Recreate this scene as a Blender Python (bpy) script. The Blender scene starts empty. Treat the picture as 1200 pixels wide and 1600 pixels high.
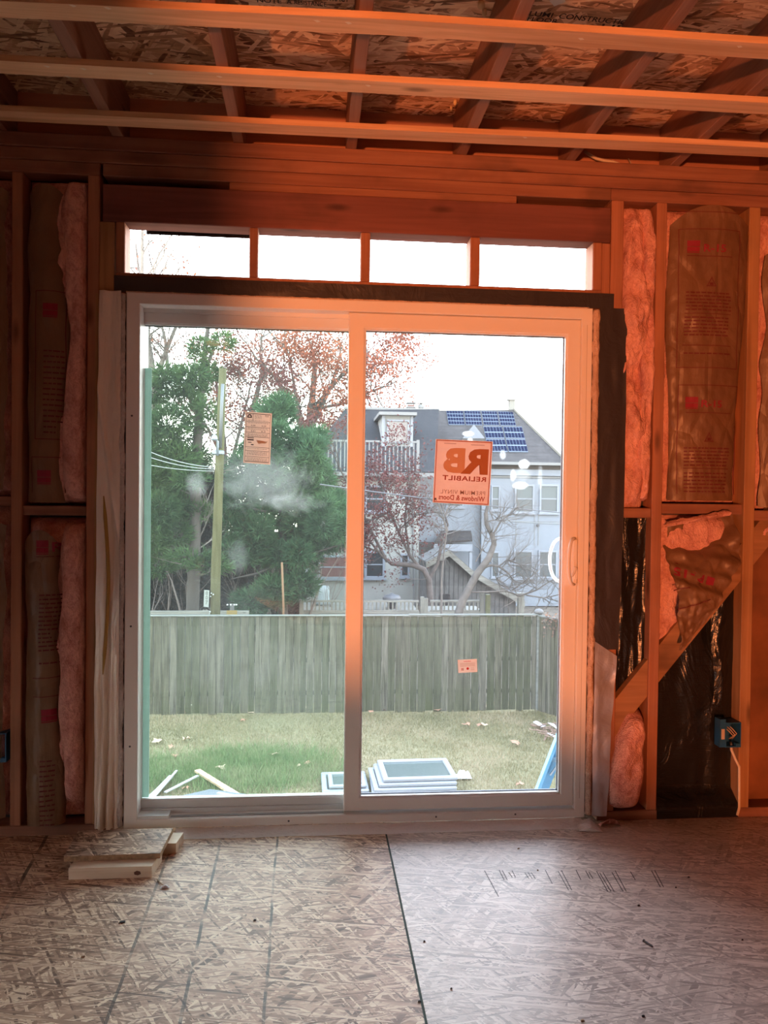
import bpy, bmesh, math, random
from mathutils import Vector, Matrix, noise as mnoise
import numpy as np

PI = math.pi
SC = bpy.context.scene
COL = SC.collection

# ---------------------------------------------------------------- camera
F_PX, YAW, PITCH, ROLL = 1203.9, 0.0898, -0.0179, 0.0121
CAM = Vector((-0.1918, -3.0106, 1.2993))


def cam_axes():
    cy, sy, cp, sp = math.cos(YAW), math.sin(YAW), math.cos(PITCH), math.sin(PITCH)
    f = Vector((sy * cp, cy * cp, sp))
    r = Vector((cy, -sy, 0))
    u = r.cross(f)
    c, s = math.cos(ROLL), math.sin(ROLL)
    return c * r + s * u, -s * r + c * u, f


AX_R, AX_U, AX_F = cam_axes()
cam_data = bpy.data.cameras.new('camera')
cam_data.sensor_fit = 'VERTICAL'
cam_data.sensor_height = 36.0
cam_data.lens = 36.0 * F_PX / 1600.0
cam_data.clip_start = 0.05
cam_data.clip_end = 300
cam = bpy.data.objects.new('camera', cam_data)
COL.objects.link(cam)
cam.matrix_world = Matrix(((AX_R.x, AX_U.x, -AX_F.x, CAM.x), (AX_R.y, AX_U.y, -AX_F.y, CAM.y),
                           (AX_R.z, AX_U.z, -AX_F.z, CAM.z), (0, 0, 0, 1)))
SC.camera = cam


def wp(px, py, Y=0.0):
    """photo pixel -> real point on the vertical plane y = Y (used to measure sizes on walls and facades)"""
    d = AX_F + AX_R * ((px - 600) / F_PX) + AX_U * ((800 - py) / F_PX)
    return CAM + d * ((Y - CAM.y) / d.y)


def fp(px, py, Z=0.0):
    """photo pixel -> real point on the level plane z = Z"""
    d = AX_F + AX_R * ((px - 600) / F_PX) + AX_U * ((800 - py) / F_PX)
    return CAM + d * ((Z - CAM.z) / d.z)


# ---------------------------------------------------------------- sky, lights, exposure
SKY = 12.5
world = bpy.data.worlds.new('sky')
SC.world = world
world.use_nodes = True
wn, wl = world.node_tree.nodes, world.node_tree.links
wn.clear()
w_out = wn.new('ShaderNodeOutputWorld')
w_bg = wn.new('ShaderNodeBackground')
w_tc = wn.new('ShaderNodeTexCoord')
w_sep = wn.new('ShaderNodeSeparateXYZ')
w_rmp = wn.new('ShaderNodeValToRGB')
wl.new(w_tc.outputs['Generated'], w_sep.inputs[0])
wl.new(w_sep.outputs['Z'], w_rmp.inputs[0])
w_rmp.color_ramp.elements[0].position = 0.0
w_rmp.color_ramp.elements[0].color = (1.0, 0.93, 0.80, 1)
e = w_rmp.color_ramp.elements.new(0.22)
e.color = (0.93, 0.96, 1.0, 1)
w_rmp.color_ramp.elements[-1].position = 1.0
w_rmp.color_ramp.elements[-1].color = (0.55, 0.74, 1.0, 1)
wl.new(w_rmp.outputs[0], w_bg.inputs[0])
w_bg.inputs[1].default_value = SKY
wl.new(w_bg.outputs[0], w_out.inputs[0])

# the low orange light: added spot for an unseen source, cut by a partition
LAMP = Vector((-1.95, -7.6, 0.30))
lamp_d = bpy.data.lights.new('added_orange_light', 'SPOT')
lamp_d.energy = 2350
lamp_d.color = (1.0, 0.275, 0.088)
lamp_d.shadow_soft_size = 0.11
lamp_d.spot_size = math.radians(80)
lamp_d.spot_blend = 0.25
lamp = bpy.data.objects.new('added_orange_light', lamp_d)
COL.objects.link(lamp)
lamp.location = LAMP
lamp.rotation_euler = (Vector((0.9, 0, 2.0)) - LAMP).to_track_quat('-Z', 'Y').to_euler()

SC.view_settings.view_transform = 'Standard'
SC.view_settings.look = 'None'
SC.view_settings.gamma = 1
SC.view_settings.exposure = 0.0
SC.view_settings.use_curve_mapping = False
SC.cycles.use_denoising = True
SC.cycles.max_bounces = 10
SC.cycles.diffuse_bounces = 5
SC.cycles.transparent_max_bounces = 24
SC.cycles.sample_clamp_indirect = 8


# ================================================================ helpers: nodes
def srgb(r, g, b):
    f = lambda c: (c / 255 / 12.92) if c / 255 <= 0.04045 else ((c / 255 + 0.055) / 1.055) ** 2.4
    return (f(r), f(g), f(b), 1)


class NT:
    def __init__(s, name):
        s.m = bpy.data.materials.new(name)
        s.m.use_nodes = True
        s.t = s.m.node_tree
        s.n, s.l = s.t.nodes, s.t.links
        s.b = s.n['Principled BSDF']
        s.out = s.n['Material Output']

    def new(s, typ, **kw):
        nd = s.n.new(typ)
        for k, v in kw.items():
            setattr(nd, k, v)
        return nd

    def put(s, sock, v):
        if isinstance(v, bpy.types.NodeSocket):
            s.l.new(v, sock)
        elif v is not None:
            sock.default_value = v

    def coord(s, scale=(1, 1, 1), rot=(0, 0, 0), loc=(0, 0, 0), rand=0.0, src='Object'):
        tc = s.new('ShaderNodeTexCoord').outputs[src]
        if rand:
            oi = s.new('ShaderNodeObjectInfo')
            tc = s.vmath('ADD', tc, s.vmath('MULTIPLY', s.comb(oi.outputs['Random'], oi.outputs['Random'], oi.outputs['Random']), (rand, rand * 1.7, rand * 2.3)))
        mp = s.new('ShaderNodeMapping')
        s.put(mp.inputs[0], tc)
        mp.inputs['Location'].default_value = loc
        mp.inputs['Rotation'].default_value = rot
        mp.inputs['Scale'].default_value = scale
        return mp.outputs[0]

    def comb(s, x, y, z):
        c = s.new('ShaderNodeCombineXYZ')
        for i, v in enumerate((x, y, z)):
            s.put(c.inputs[i], v)
        return c.outputs[0]

    def vmath(s, op, a, b=None):
        v = s.new('ShaderNodeVectorMath', operation=op)
        s.put(v.inputs[0], a)
        if b is not None:
            s.put(v.inputs[1], b)
        return v.outputs[0]

    def math(s, op, a, b=None, clamp=False):
        v = s.new('ShaderNodeMath', operation=op, use_clamp=clamp)
        s.put(v.inputs[0], a)
        if b is not None:
            s.put(v.inputs[1], b)
        return v.outputs[0]

    def noise(s, vec, scale=5, detail=3, rough=0.55, dist=0.0):
        nd = s.new('ShaderNodeTexNoise')
        s.put(nd.inputs['Vector'], vec)
        nd.inputs['Scale'].default_value = scale
        nd.inputs['Detail'].default_value = detail
        nd.inputs['Roughness'].default_value = rough
        nd.inputs['Distortion'].default_value = dist
        return nd.outputs['Fac'] if 'Fac' in nd.outputs else nd.outputs[0]

    def voro(s, vec, scale=5, feature='F1', rnd=1.0):
        nd = s.new('ShaderNodeTexVoronoi', feature=feature)
        s.put(nd.inputs['Vector'], vec)
        nd.inputs['Scale'].default_value = scale
        nd.inputs['Randomness'].default_value = rnd
        return nd

    def ramp(s, fac, stops, interp='LINEAR'):
        r = s.new('ShaderNodeValToRGB')
        r.color_ramp.interpolation = interp
        el = r.color_ramp.elements
        while len(el) < len(stops):
            el.new(0.5)
        for e_, (p, c) in zip(el, stops):
            e_.position = p
            e_.color = c if len(c) == 4 else (*c, 1)
        s.put(r.inputs[0], fac)
        return r.outputs[0]

    def mix(s, fac, a, b, blend='MIX'):
        m = s.new('ShaderNodeMix', data_type='RGBA', blend_type=blend)
        s.put(m.inputs[0], fac)
        s.put(m.inputs[6], a)
        s.put(m.inputs[7], b)
        return m.outputs[2]

    def bump(s, h, strength=0.3, dist=0.01):
        b = s.new('ShaderNodeBump')
        b.inputs['Strength'].default_value = strength
        b.inputs['Distance'].default_value = dist
        s.put(b.inputs['Height'], h)
        s.l.new(b.outputs[0], s.b.inputs['Normal'])

    def bsdf(s, color=None, rough=None, metal=None, spec=None):
        s.put(s.b.inputs['Base Color'], color)
        s.put(s.b.inputs['Roughness'], rough)
        s.put(s.b.inputs['Metallic'], metal)
        s.put(s.b.inputs['Specular IOR Level'], spec)
        return s.m


def flat(name, col, rough=0.6, metal=0.0, spec=0.5, var=0.0, vscale=20):
    t = NT(name)
    c = col
    if var:
        n = t.noise(t.coord(rand=7), vscale, 4)
        lo = tuple(x * (1 - var) for x in col[:3]) + (1,)
        hi = tuple(min(1, x * (1 + var)) for x in col[:3]) + (1,)
        c = t.ramp(n, [(0.3, lo), (0.7, hi)])
    return t.bsdf(c, rough, metal, spec)


def wood(name, dark, light, axis='x', fine=34.0, rough=0.7, knots=True, stain=0.0):
    """sawn softwood, the grain running along one axis"""
    t = NT(name)
    ai = 'xyz'.index(axis)
    sc = [fine] * 3
    sc[ai] = 1.3
    g = t.noise(t.coord(tuple(sc), rand=9), 1.0, 5, 0.6, 0.8)
    sc2 = [7.0] * 3
    sc2[ai] = 0.6
    g2 = t.noise(t.coord(tuple(sc2), rand=5), 1.0, 3, 0.5, 1.5)
    f = t.math('ADD', t.math('MULTIPLY', g, 0.6), t.math('MULTIPLY', g2, 0.4))
    c = t.ramp(f, [(0.34, dark), (0.62, light)])
    if knots:
        ks = [9.0] * 3
        ks[ai] = 2.6
        v = t.voro(t.coord(tuple(ks), rand=3), 1.0)
        k = t.ramp(v.outputs['Distance'], [(0.05, (1, 1, 1)), (0.16, (0, 0, 0))])
        c = t.mix(t.math('MULTIPLY', k, 0.75), c, tuple(x * 0.35 for x in dark[:3]) + (1,))
    if stain:
        st = t.ramp(t.noise(t.coord((3, 3, 3), rand=4), 1.0, 4), [(0.5, (0, 0, 0)), (0.66, (1, 1, 1))])
        c = t.mix(t.math('MULTIPLY', st, stain), c, (0.02, 0.015, 0.012, 1))
    t.bump(g, 0.25, 0.003)
    return t.bsdf(c, rough, 0, 0.3)


def osb(name, dark, mid, light, dust=0.0, dustcol=(0.45, 0.42, 0.40, 1), flakes=(9.0, 52.0), rough=0.6, marks=None, contrast=1.0, swap=False, spec=0.3):
    """pressed board of overlapping wood flakes"""
    t = NT(name)
    base = t.coord(rand=0.0)
    nd = t.new('ShaderNodeTexNoise')
    t.put(nd.inputs['Vector'], base)
    nd.inputs['Scale'].default_value = 22
    nd.inputs['Detail'].default_value = 3
    off = t.vmath('MULTIPLY', t.vmath('SUBTRACT', nd.outputs['Color'], (0.5, 0.5, 0.5)), (0.010, 0.007, 0.0))
    p = t.vmath('ADD', base, off)
    val = None
    edge = None
    angs = [0.05, -0.32, 0.40, -0.95, 1.05, -0.14, 0.22]
    if swap:
        angs = [a + PI / 2 for a in angs]
    for i, a in enumerate(angs):
        mp = t.new('ShaderNodeMapping')
        t.put(mp.inputs[0], p)
        mp.inputs['Rotation'].default_value = (0, 0, a)
        mp.inputs['Location'].default_value = (i * 3.7, i * 1.9, 0)
        mp.inputs['Scale'].default_value = (1, 1, 0)
        mp2 = t.new('ShaderNodeMapping')
        t.put(mp2.inputs[0], mp.outputs[0])
        k = 1.0 + 0.35 * ((i * 7) % 3 - 1)
        mp2.inputs['Scale'].default_value = (flakes[0] * k, flakes[1] * k * (1.0, 1.0, 1.3, 1.1, 1.5, 2.0, 2.4)[i], 1)
        v = t.voro(mp2.outputs[0], 1.0)
        sp = t.new('ShaderNodeSeparateColor')
        t.put(sp.inputs[0], v.outputs['Color'])
        cv = sp.outputs[1]
        # each flake is shaded a little along its length
        cv = t.math('ADD', t.math('MULTIPLY', cv, 0.85), t.math('MULTIPLY', v.outputs['Distance'], 0.15))
        if val is None:
            val = cv
        else:
            msk = t.math('GREATER_THAN', sp.outputs[0], 0.45 + 0.06 * i)
            mm = t.new('ShaderNodeMix', data_type='FLOAT')
            t.put(mm.inputs[0], msk)
            t.put(mm.inputs[2], val)
            t.put(mm.inputs[3], cv)
            val = mm.outputs[0]
    fn = t.noise(t.coord((18, 90, 1)), 1.0, 4, 0.6)
    f = t.math('ADD', t.math('MULTIPLY', val, 0.72), t.math('MULTIPLY', fn, 0.36))
    c = t.ramp(f, [(0.20, dark), (0.36, tuple(0.5 * (dark[k] + mid[k]) for k in range(4))), (0.55, mid), (0.84, light)])
    if dust:
        dn = t.ramp(t.noise(t.coord((1.3, 1.9, 1)), 1.0, 6, 0.65), [(0.3, (0, 0, 0)), (0.7, (1, 1, 1))])
        c = t.mix(t.math('MULTIPLY', dn, dust), c, dustcol)
    if marks:
        tc = t.coord()
        sx = t.new('ShaderNodeSeparateXYZ')
        t.put(sx.inputs[0], tc)
        wv = t.noise(t.coord((2, 2.5, 1)), 1.0, 2)
        rub = t.noise(t.coord((10, 9, 1)), 1.0, 4)
        for (mx, slope, w, st) in marks:
            xx = t.math('ADD', sx.outputs[0], t.math('MULTIPLY', sx.outputs[1], slope))
            xx = t.math('ADD', xx, t.math('MULTIPLY', t.math('SUBTRACT', wv, 0.5), 0.02))
            d = t.math('ABSOLUTE', t.math('SUBTRACT', xx, mx))
            l = t.math('MULTIPLY', t.math('LESS_THAN', d, w), t.math('MULTIPLY', t.ramp(rub, [(0.36, (0, 0, 0)), (0.56, (1, 1, 1))]), st))
            c = t.mix(l, c, (0.035, 0.03, 0.03, 1))
    t.bump(f, 0.35, 0.004)
    return t.bsdf(c, rough, 0, spec)


# ================================================================ helpers: meshes
class MB:
    def __init__(s):
        s.v, s.f = [], []

    def add(s, vs, fs):
        b = len(s.v)
        s.v += [tuple(p) for p in vs]
        s.f += [tuple(i + b for i in q) for q in fs]
        return s

    def box(s, x0, x1, y0, y1, z0, z1):
        return s.hexa([(x0, y0, z0), (x1, y0, z0), (x1, y1, z0), (x0, y1, z0), (x0, y0, z1), (x1, y0, z1), (x1, y1, z1), (x0, y1, z1)])

    def hexa(s, p):
        return s.add(p, [(0, 3, 2, 1), (4, 5, 6, 7), (0, 1, 5, 4), (1, 2, 6, 5), (2, 3, 7, 6), (3, 0, 4, 7)])

    def bbox(s, x0, x1, y0, y1, z0, z1, b=0.003):
        """box with chamfered edges"""
        bm = bmesh.new()
        bmesh.ops.create_cube(bm, size=1.0)
        for v in bm.verts:
            v.co = Vector((x0 + (v.co.x + .5) * (x1 - x0), y0 + (v.co.y + .5) * (y1 - y0), z0 + (v.co.z + .5) * (z1 - z0)))
        bb = min(b, 0.4 * min(abs(x1 - x0), abs(y1 - y0), abs(z1 - z0)))
        bmesh.ops.bevel(bm, geom=bm.edges[:], offset=bb, segments=1, affect='EDGES', profile=0.5)
        bm.verts.index_update()
        s.add([v.co[:] for v in bm.verts], [[v.index for v in f.verts] for f in bm.faces])
        bm.free()
        return s

    def beam(s, p, q, w, h, up=(0, 0, 1)):
        p, q = Vector(p), Vector(q)
        d = (q - p).normalized()
        up = Vector(up)
        r = d.cross(up)
        if r.length < 1e-5:
            r = d.cross(Vector((0, 1, 0)))
        r.normalize()
        u = r.cross(d)
        r, u = r * w / 2, u * h / 2
        return s.hexa([p - r - u, p + r - u, q + r - u, q - r - u, p - r + u, p + r + u, q + r + u, q - r + u])

    def tube(s, pts, rad, n=6, cap=True):
        pts = [Vector(p) for p in pts]
        m = len(pts)
        if not hasattr(rad, '__len__'):
            rad = [rad] * m
        rings = []
        prev = None
        for i, p in enumerate(pts):
            d = (pts[min(i + 1, m - 1)] - pts[max(i - 1, 0)])
            d = d.normalized() if d.length > 1e-9 else Vector((0, 0, 1))
            if prev is None:
                a = Vector((1, 0, 0)) if abs(d.x) < 0.8 else Vector((0, 1, 0))
            else:
                a = prev
            r = (a - d * a.dot(d))
            r = r.normalized() if r.length > 1e-6 else d.orthogonal().normalized()
            prev = r
            u = d.cross(r)
            rings.append([p + (r * math.cos(2 * PI * k / n) + u * math.sin(2 * PI * k / n)) * rad[i] for k in range(n)])
        vs = [v for rg in rings for v in rg]
        fs = []
        for i in range(m - 1):
            for k in range(n):
                k2 = (k + 1) % n
                fs.append((i * n + k, i * n + k2, (i + 1) * n + k2, (i + 1) * n + k))
        if cap:
            fs.append(tuple(reversed(range(n))))
            fs.append(tuple((m - 1) * n + k for k in range(n)))
        return s.add(vs, fs)

    def lathe(s, c, prof, n=20):
        vs, fs = [], []
        for (r, z) in prof:
            for k in range(n):
                a = 2 * PI * k / n
                vs.append((c[0] + r * math.cos(a), c[1] + r * math.sin(a), c[2] + z))
        for i in range(len(prof) - 1):
            for k in range(n):
                k2 = (k + 1) % n
                fs.append((i * n + k, i * n + k2, (i + 1) * n + k2, (i + 1) * n + k))
        fs.append(tuple(reversed(range(n))))
        fs.append(tuple((len(prof) - 1) * n + k for k in range(n)))
        return s.add(vs, fs)

    def prism(s, poly, y0, y1):
        """a polygon in x, z pulled from y0 to y1"""
        n = len(poly)
        vs = [(x, y0, z) for x, z in poly] + [(x, y1, z) for x, z in poly]
        fs = [tuple(range(n)), tuple(reversed(range(n, 2 * n)))] + [(i, i + n, (i + 1) % n + n, (i + 1) % n) for i in range(n)]
        return s.add(vs, fs)

    def grid(s, fn, nu, nv):
        vs = [fn(i / nu, j / nv) for j in range(nv + 1) for i in range(nu + 1)]
        fs = [(j * (nu + 1) + i, j * (nu + 1) + i + 1, (j + 1) * (nu + 1) + i + 1, (j + 1) * (nu + 1) + i) for j in range(nv) for i in range(nu)]
        return s.add(vs, fs)

    def build(s, name, mat, parent=None, origin=None, smooth=False, **props):
        V = np.array([tuple(p) for p in s.v], float)
        if origin is None:
            lo, hi = V.min(0), V.max(0)
            origin = (lo + hi) / 2
        o = Vector([float(c) for c in origin])
        me = bpy.data.meshes.new(name)
        me.from_pydata((V - np.array(o)).tolist(), [], s.f)
        me.update()
        if smooth:
            me.polygons.foreach_set('use_smooth', [True] * len(me.polygons))
        me.materials.append(mat)
        ob = bpy.data.objects.new(name, me)
        COL.objects.link(ob)
        if parent:
            ob.parent = parent
            ob.location = o - world_loc(parent)
        else:
            ob.location = o
        for k, v in props.items():
            ob[k] = v
        return ob


WLOC = {}


def world_loc(o):
    l = Vector(o.location)
    while o.parent:
        o = o.parent
        l += o.location
    return l


def empty(name, loc=(0, 0, 0), **props):
    o = bpy.data.objects.new(name, None)
    o.empty_display_size = 0.1
    COL.objects.link(o)
    o.location = loc
    for k, v in props.items():
        o[k] = v
    return o


def thing(name, label, category, loc=(0, 0, 0), group=None):
    o = empty(name, loc, label=label, category=category)
    if group:
        o['group'] = group
    return o


def tag(o, label, category, group=None):
    o['label'] = label
    o['category'] = category
    if group:
        o['group'] = group
    return o


def copy_tree(o, parent=None):
    c = o.copy()
    COL.objects.link(c)
    if parent:
        c.parent = parent
    for ch in list(o.children):
        copy_tree(ch, c)
    return c


def n3(x, y, z=0.0):
    return mnoise.noise(Vector((x, y, z)))


def fbm(x, y, z=0.0, o=4):
    return mnoise.fractal(Vector((x, y, z)), 1.0, 2.0, o)


_fonts = {}


def text_poly(body, size=1.0, bold=0.0, shear=0.0, mirror=False, spacing=1.0):
    cu = bpy.data.curves.new('lettering', 'FONT')
    cu.body = body
    cu.size = size
    cu.offset = bold * size
    cu.shear = shear
    cu.space_character = spacing
    cu.resolution_u = 3
    cu.align_x = 'CENTER'
    cu.align_y = 'CENTER'
    ob = bpy.data.objects.new('lettering', cu)
    COL.objects.link(ob)
    bpy.context.view_layer.update()
    me = bpy.data.meshes.new_from_object(ob.evaluated_get(bpy.context.evaluated_depsgraph_get()))
    vs = [(v.co.x * (-1 if mirror else 1), v.co.y) for v in me.vertices]
    fs = [tuple(p.vertices) for p in me.polygons]
    bpy.data.objects.remove(ob)
    bpy.data.curves.remove(cu)
    bpy.data.meshes.remove(me)
    return vs, fs


def fit_text(mb, body, fn, bold=0.0, shear=0.0, mirror=False, spacing=1.0):
    """letters stretched into the unit square, then placed by fn(u, v)"""
    vs, fs = text_poly(body, 1.0, bold, shear, mirror, spacing)
    xs, ys = [v[0] for v in vs], [v[1] for v in vs]
    x0, x1, y0, y1 = min(xs), max(xs), min(ys), max(ys)
    mb.add([fn((x - x0) / (x1 - x0), (y - y0) / (y1 - y0)) for x, y in vs], fs)


# ================================================================ materials
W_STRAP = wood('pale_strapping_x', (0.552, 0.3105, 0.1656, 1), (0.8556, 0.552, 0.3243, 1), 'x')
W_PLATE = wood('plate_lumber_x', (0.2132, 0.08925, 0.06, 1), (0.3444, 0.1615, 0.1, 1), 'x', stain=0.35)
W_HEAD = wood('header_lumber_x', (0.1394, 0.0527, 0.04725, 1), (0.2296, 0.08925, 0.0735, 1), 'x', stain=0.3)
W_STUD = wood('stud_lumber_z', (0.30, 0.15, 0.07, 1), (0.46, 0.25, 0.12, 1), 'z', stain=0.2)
W_STUD2 = wood('stud_red_lumber_z', (0.28, 0.12, 0.07, 1), (0.44, 0.20, 0.12, 1), 'z', stain=0.2)
W_JOIST = wood('joist_lumber_y', (0.2028, 0.0975, 0.0663, 1), (0.3276, 0.1716, 0.117, 1), 'y')
W_RIM = wood('rim_lumber_x', (0.36, 0.16, 0.10, 1), (0.50, 0.23, 0.14, 1), 'x')
W_FRESH = wood('fresh_lumber_x', (0.74, 0.58, 0.42, 1), (0.90, 0.78, 0.62, 1), 'x')
W_BRACE = wood('brace_lumber', (0.24, 0.12, 0.06, 1), (0.42, 0.22, 0.11, 1), 'x', fine=22, stain=0.5)
M_SHEATH = flat('sheathing_brown', (0.22, 0.085, 0.035, 1), 0.85, var=0.35, vscale=5)
M_SHEATH_D = flat('sheathing_dark_felt', (0.035, 0.032, 0.035, 1), 0.9, var=0.3, vscale=9)
OSB_CEIL = osb('subfloor_board_under', (0.13, 0.055, 0.03, 1), (0.68, 0.40, 0.23, 1), (0.95, 0.72, 0.48, 1), flakes=(7, 42))
OSB_L = osb('subfloor_board_brown', (0.11, 0.055, 0.036, 1), (0.56, 0.36, 0.245, 1), (0.93, 0.76, 0.57, 1), dust=0.18, dustcol=(0.58, 0.47, 0.40, 1), flakes=(9.5, 92), rough=0.5,
            marks=[(-0.535, 0.023, 0.0045, 0.85), (-0.322, 0.0135, 0.004, 0.85), (-0.713, 0.021, 0.0045, 0.75), (-1.19, 0.09, 0.006, 0.8)], spec=0.25)
OSB_R = osb('subfloor_board_grey', (0.20, 0.15, 0.125, 1), (0.58, 0.475, 0.41, 1), (0.88, 0.77, 0.68, 1), dust=0.55, dustcol=(0.62, 0.55, 0.51, 1), flakes=(9.5, 92), rough=0.42, spec=0.35)
OSB_STEP = osb('offcut_board', (0.08, 0.04, 0.028, 1), (0.40, 0.26, 0.185, 1), (0.82, 0.64, 0.47, 1), flakes=(12, 80), rough=0.6)
M_OSBEDGE = flat('board_cut_edge', (0.36, 0.23, 0.13, 1), 0.8, var=0.4, vscale=60)
M_SEAM = flat('green_painted_tongue', (0.03, 0.055, 0.04, 1), 0.8)
M_INK = flat('black_ink', (0.025, 0.02, 0.02, 1), 0.8)
M_VINYL = flat('white_vinyl', (0.87, 0.84, 0.81, 1), 0.38)
M_VINYL_SH = flat('white_vinyl_track', (0.74, 0.76, 0.76, 1), 0.35)
M_GASKET = flat('grey_gasket', (0.10, 0.10, 0.11, 1), 0.6)
M_TRACK = flat('track_metal', (0.45, 0.46, 0.47, 1), 0.35, 0.8)


def kraft_mat(name, c0, c1):
    t = NT(name)
    a = t.noise(t.coord((6, 6, 6), rand=6), 1.0, 5, 0.6)
    cr = t.voro(t.coord((9, 9, 4), rand=2), 1.0, 'DISTANCE_TO_EDGE').outputs['Distance']
    c = t.ramp(a, [(0.3, c0), (0.7, c1)])
    fine = t.noise(t.coord((120, 120, 12)), 1.0, 2)
    h = t.math('ADD', t.math('MULTIPLY', t.math('MINIMUM', cr, 0.12), 2.0), t.math('MULTIPLY', a, 0.6))
    h = t.math('ADD', h, t.math('MULTIPLY', fine, 0.08))
    t.bump(h, 0.8, 0.014)
    return t.bsdf(c, 0.42, 0, 0.5)


M_KRAFT = kraft_mat('kraft_paper', (0.155, 0.083, 0.045, 1), (0.215, 0.12, 0.066, 1))
M_PRINT = flat('red_print', (0.13, 0.018, 0.022, 1), 0.7)
M_PRINT_B = flat('bright_red_print', (0.26, 0.012, 0.035, 1), 0.7)


def fibre_mat(name, c0, c1):
    t = NT(name)
    a = t.noise(t.coord((14, 14, 9), rand=6), 1.0, 6, 0.65, 0.6)
    b = t.noise(t.coord((70, 70, 55), rand=3), 1.0, 3, 0.7, 1.0)
    f = t.math('ADD', t.math('MULTIPLY', a, 0.7), t.math('MULTIPLY', b, 0.3))
    c = t.ramp(f, [(0.30, c0), (0.58, c1)])
    t.bump(f, 1.0, 0.03)
    return t.bsdf(c, 0.95, 0, 0.05)


M_PINK = fibre_mat('pink_fibreglass', (0.40, 0.13, 0.11, 1), (0.86, 0.47, 0.40, 1))
M_FOAM = fibre_mat('foam_strip', (0.45, 0.30, 0.22, 1), (0.76, 0.57, 0.46, 1))
M_FOAM_G = fibre_mat('grey_foam_strip', (0.38, 0.33, 0.30, 1), (0.72, 0.66, 0.62, 1))


def film_mat(name, col, metal, rough, wr=0.4, scale=(14, 14, 5)):
    t = NT(name)
    a = t.noise(t.coord(scale, rand=4), 1.0, 4, 0.6, 1.2)
    th = t.noise(t.coord((4, 4, 260)), 1.0, 1)
    t.bump(t.math('ADD', a, t.math('MULTIPLY', th, 0.06)), wr, 0.02)
    return t.bsdf(col, rough, metal, 0.5)


M_FLASH = film_mat('silver_grey_flashing', (0.60, 0.60, 0.66, 1), 0.7, 0.36, 0.22, (9, 9, 7))
M_FLASH_K = film_mat('dark_flashing', (0.040, 0.036, 0.042, 1), 0.0, 0.38, 0.25, (9, 9, 7))
M_FLASH_L = film_mat('tan_silver_flashing', (0.88, 0.80, 0.70, 1), 0.22, 0.36, 0.45)
M_POLY = film_mat('black_poly_sheet', (0.012, 0.012, 0.013, 1), 0.0, 0.25, 0.7, (9, 9, 3))
M_SILLTAPE = film_mat('sill_foil_tape', (0.86, 0.83, 0.82, 1), 0.12, 0.33, 0.8, (10, 30, 10))


def glass_mat(name, tint, haze, pane_marks):
    """clear pane with dust, hand-wiped smears and pale blobs on it"""
    t = NT(name)
    t.n.remove(t.b)
    tr = t.new('ShaderNodeBsdfTransparent')
    tr.inputs[0].default_value = tint
    gl = t.new('ShaderNodeBsdfGlossy')
    gl.inputs['Roughness'].default_value = 0.02
    lw = t.new('ShaderNodeFresnel')
    lw.inputs[0].default_value = 1.45
    m1 = t.new('ShaderNodeMixShader')
    t.put(m1.inputs[0], lw.outputs[0])
    t.put(m1.inputs[1], tr.outputs[0])
    t.put(m1.inputs[2], gl.outputs[0])
    du = t.new('ShaderNodeBsdfTranslucent')
    du.inputs[0].default_value = (0.92, 0.95, 0.94, 1)
    c = t.coord()
    sep = t.new('ShaderNodeSeparateXYZ')
    t.put(sep.inputs[0], c)
    X, Z = sep.outputs[0], sep.outputs[2]
    wipe = t.noise(t.coord((5, 5, 2.2)), 1.0, 4, 0.6, 1.0)
    tot = t.math('MULTIPLY', t.math('ADD', wipe, 0.5), haze)
    wob = t.noise(t.coord((13, 13, 13)), 1.0, 5, 0.65, 0.8)
    for (sx, sz, rx, rz, st, hard) in pane_marks:
        ex = t.math('DIVIDE', t.math('SUBTRACT', X, sx), rx)
        ez = t.math('DIVIDE', t.math('SUBTRACT', Z, sz), rz)
        d = t.math('SQRT', t.math('ADD', t.math('MULTIPLY', ex, ex), t.math('MULTIPLY', ez, ez)))
        d = t.math('ADD', d, t.math('MULTIPLY', t.math('SUBTRACT', wob, 0.5), 1.6 if hard < 1 else 1.0))
        a = t.math('MULTIPLY', t.math('SUBTRACT', 1.0, d), 1.0 + hard, clamp=True)
        tot = t.math('ADD', tot, t.math('MULTIPLY', a, st))
    tot = t.math('MINIMUM', t.math('MULTIPLY', tot, 0.75), 0.95)
    m2 = t.new('ShaderNodeMixShader')
    t.put(m2.inputs[0], tot)
    t.put(m2.inputs[1], m1.outputs[0])
    t.put(m2.inputs[2], du.outputs[0])
    t.l.new(m2.outputs[0], t.out.inputs[0])
    return t.m


def paper_mat(name, col, through=0.5):
    t = NT(name)
    n = t.noise(t.coord((12, 12, 30)), 1.0, 3)
    c = t.ramp(n, [(0.3, tuple(x * 0.92 for x in col[:3]) + (1,)), (0.7, col)])
    t.bsdf(c, 0.6, 0, 0.3)
    tr = t.new('ShaderNodeBsdfTranslucent')
    t.put(tr.inputs[0], c)
    m = t.new('ShaderNodeMixShader')
    m.inputs[0].default_value = through
    t.l.new(t.b.outputs[0], m.inputs[1])
    t.l.new(tr.outputs[0], m.inputs[2])
    t.l.new(m.outputs[0], t.out.inputs[0])
    return t.m


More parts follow.
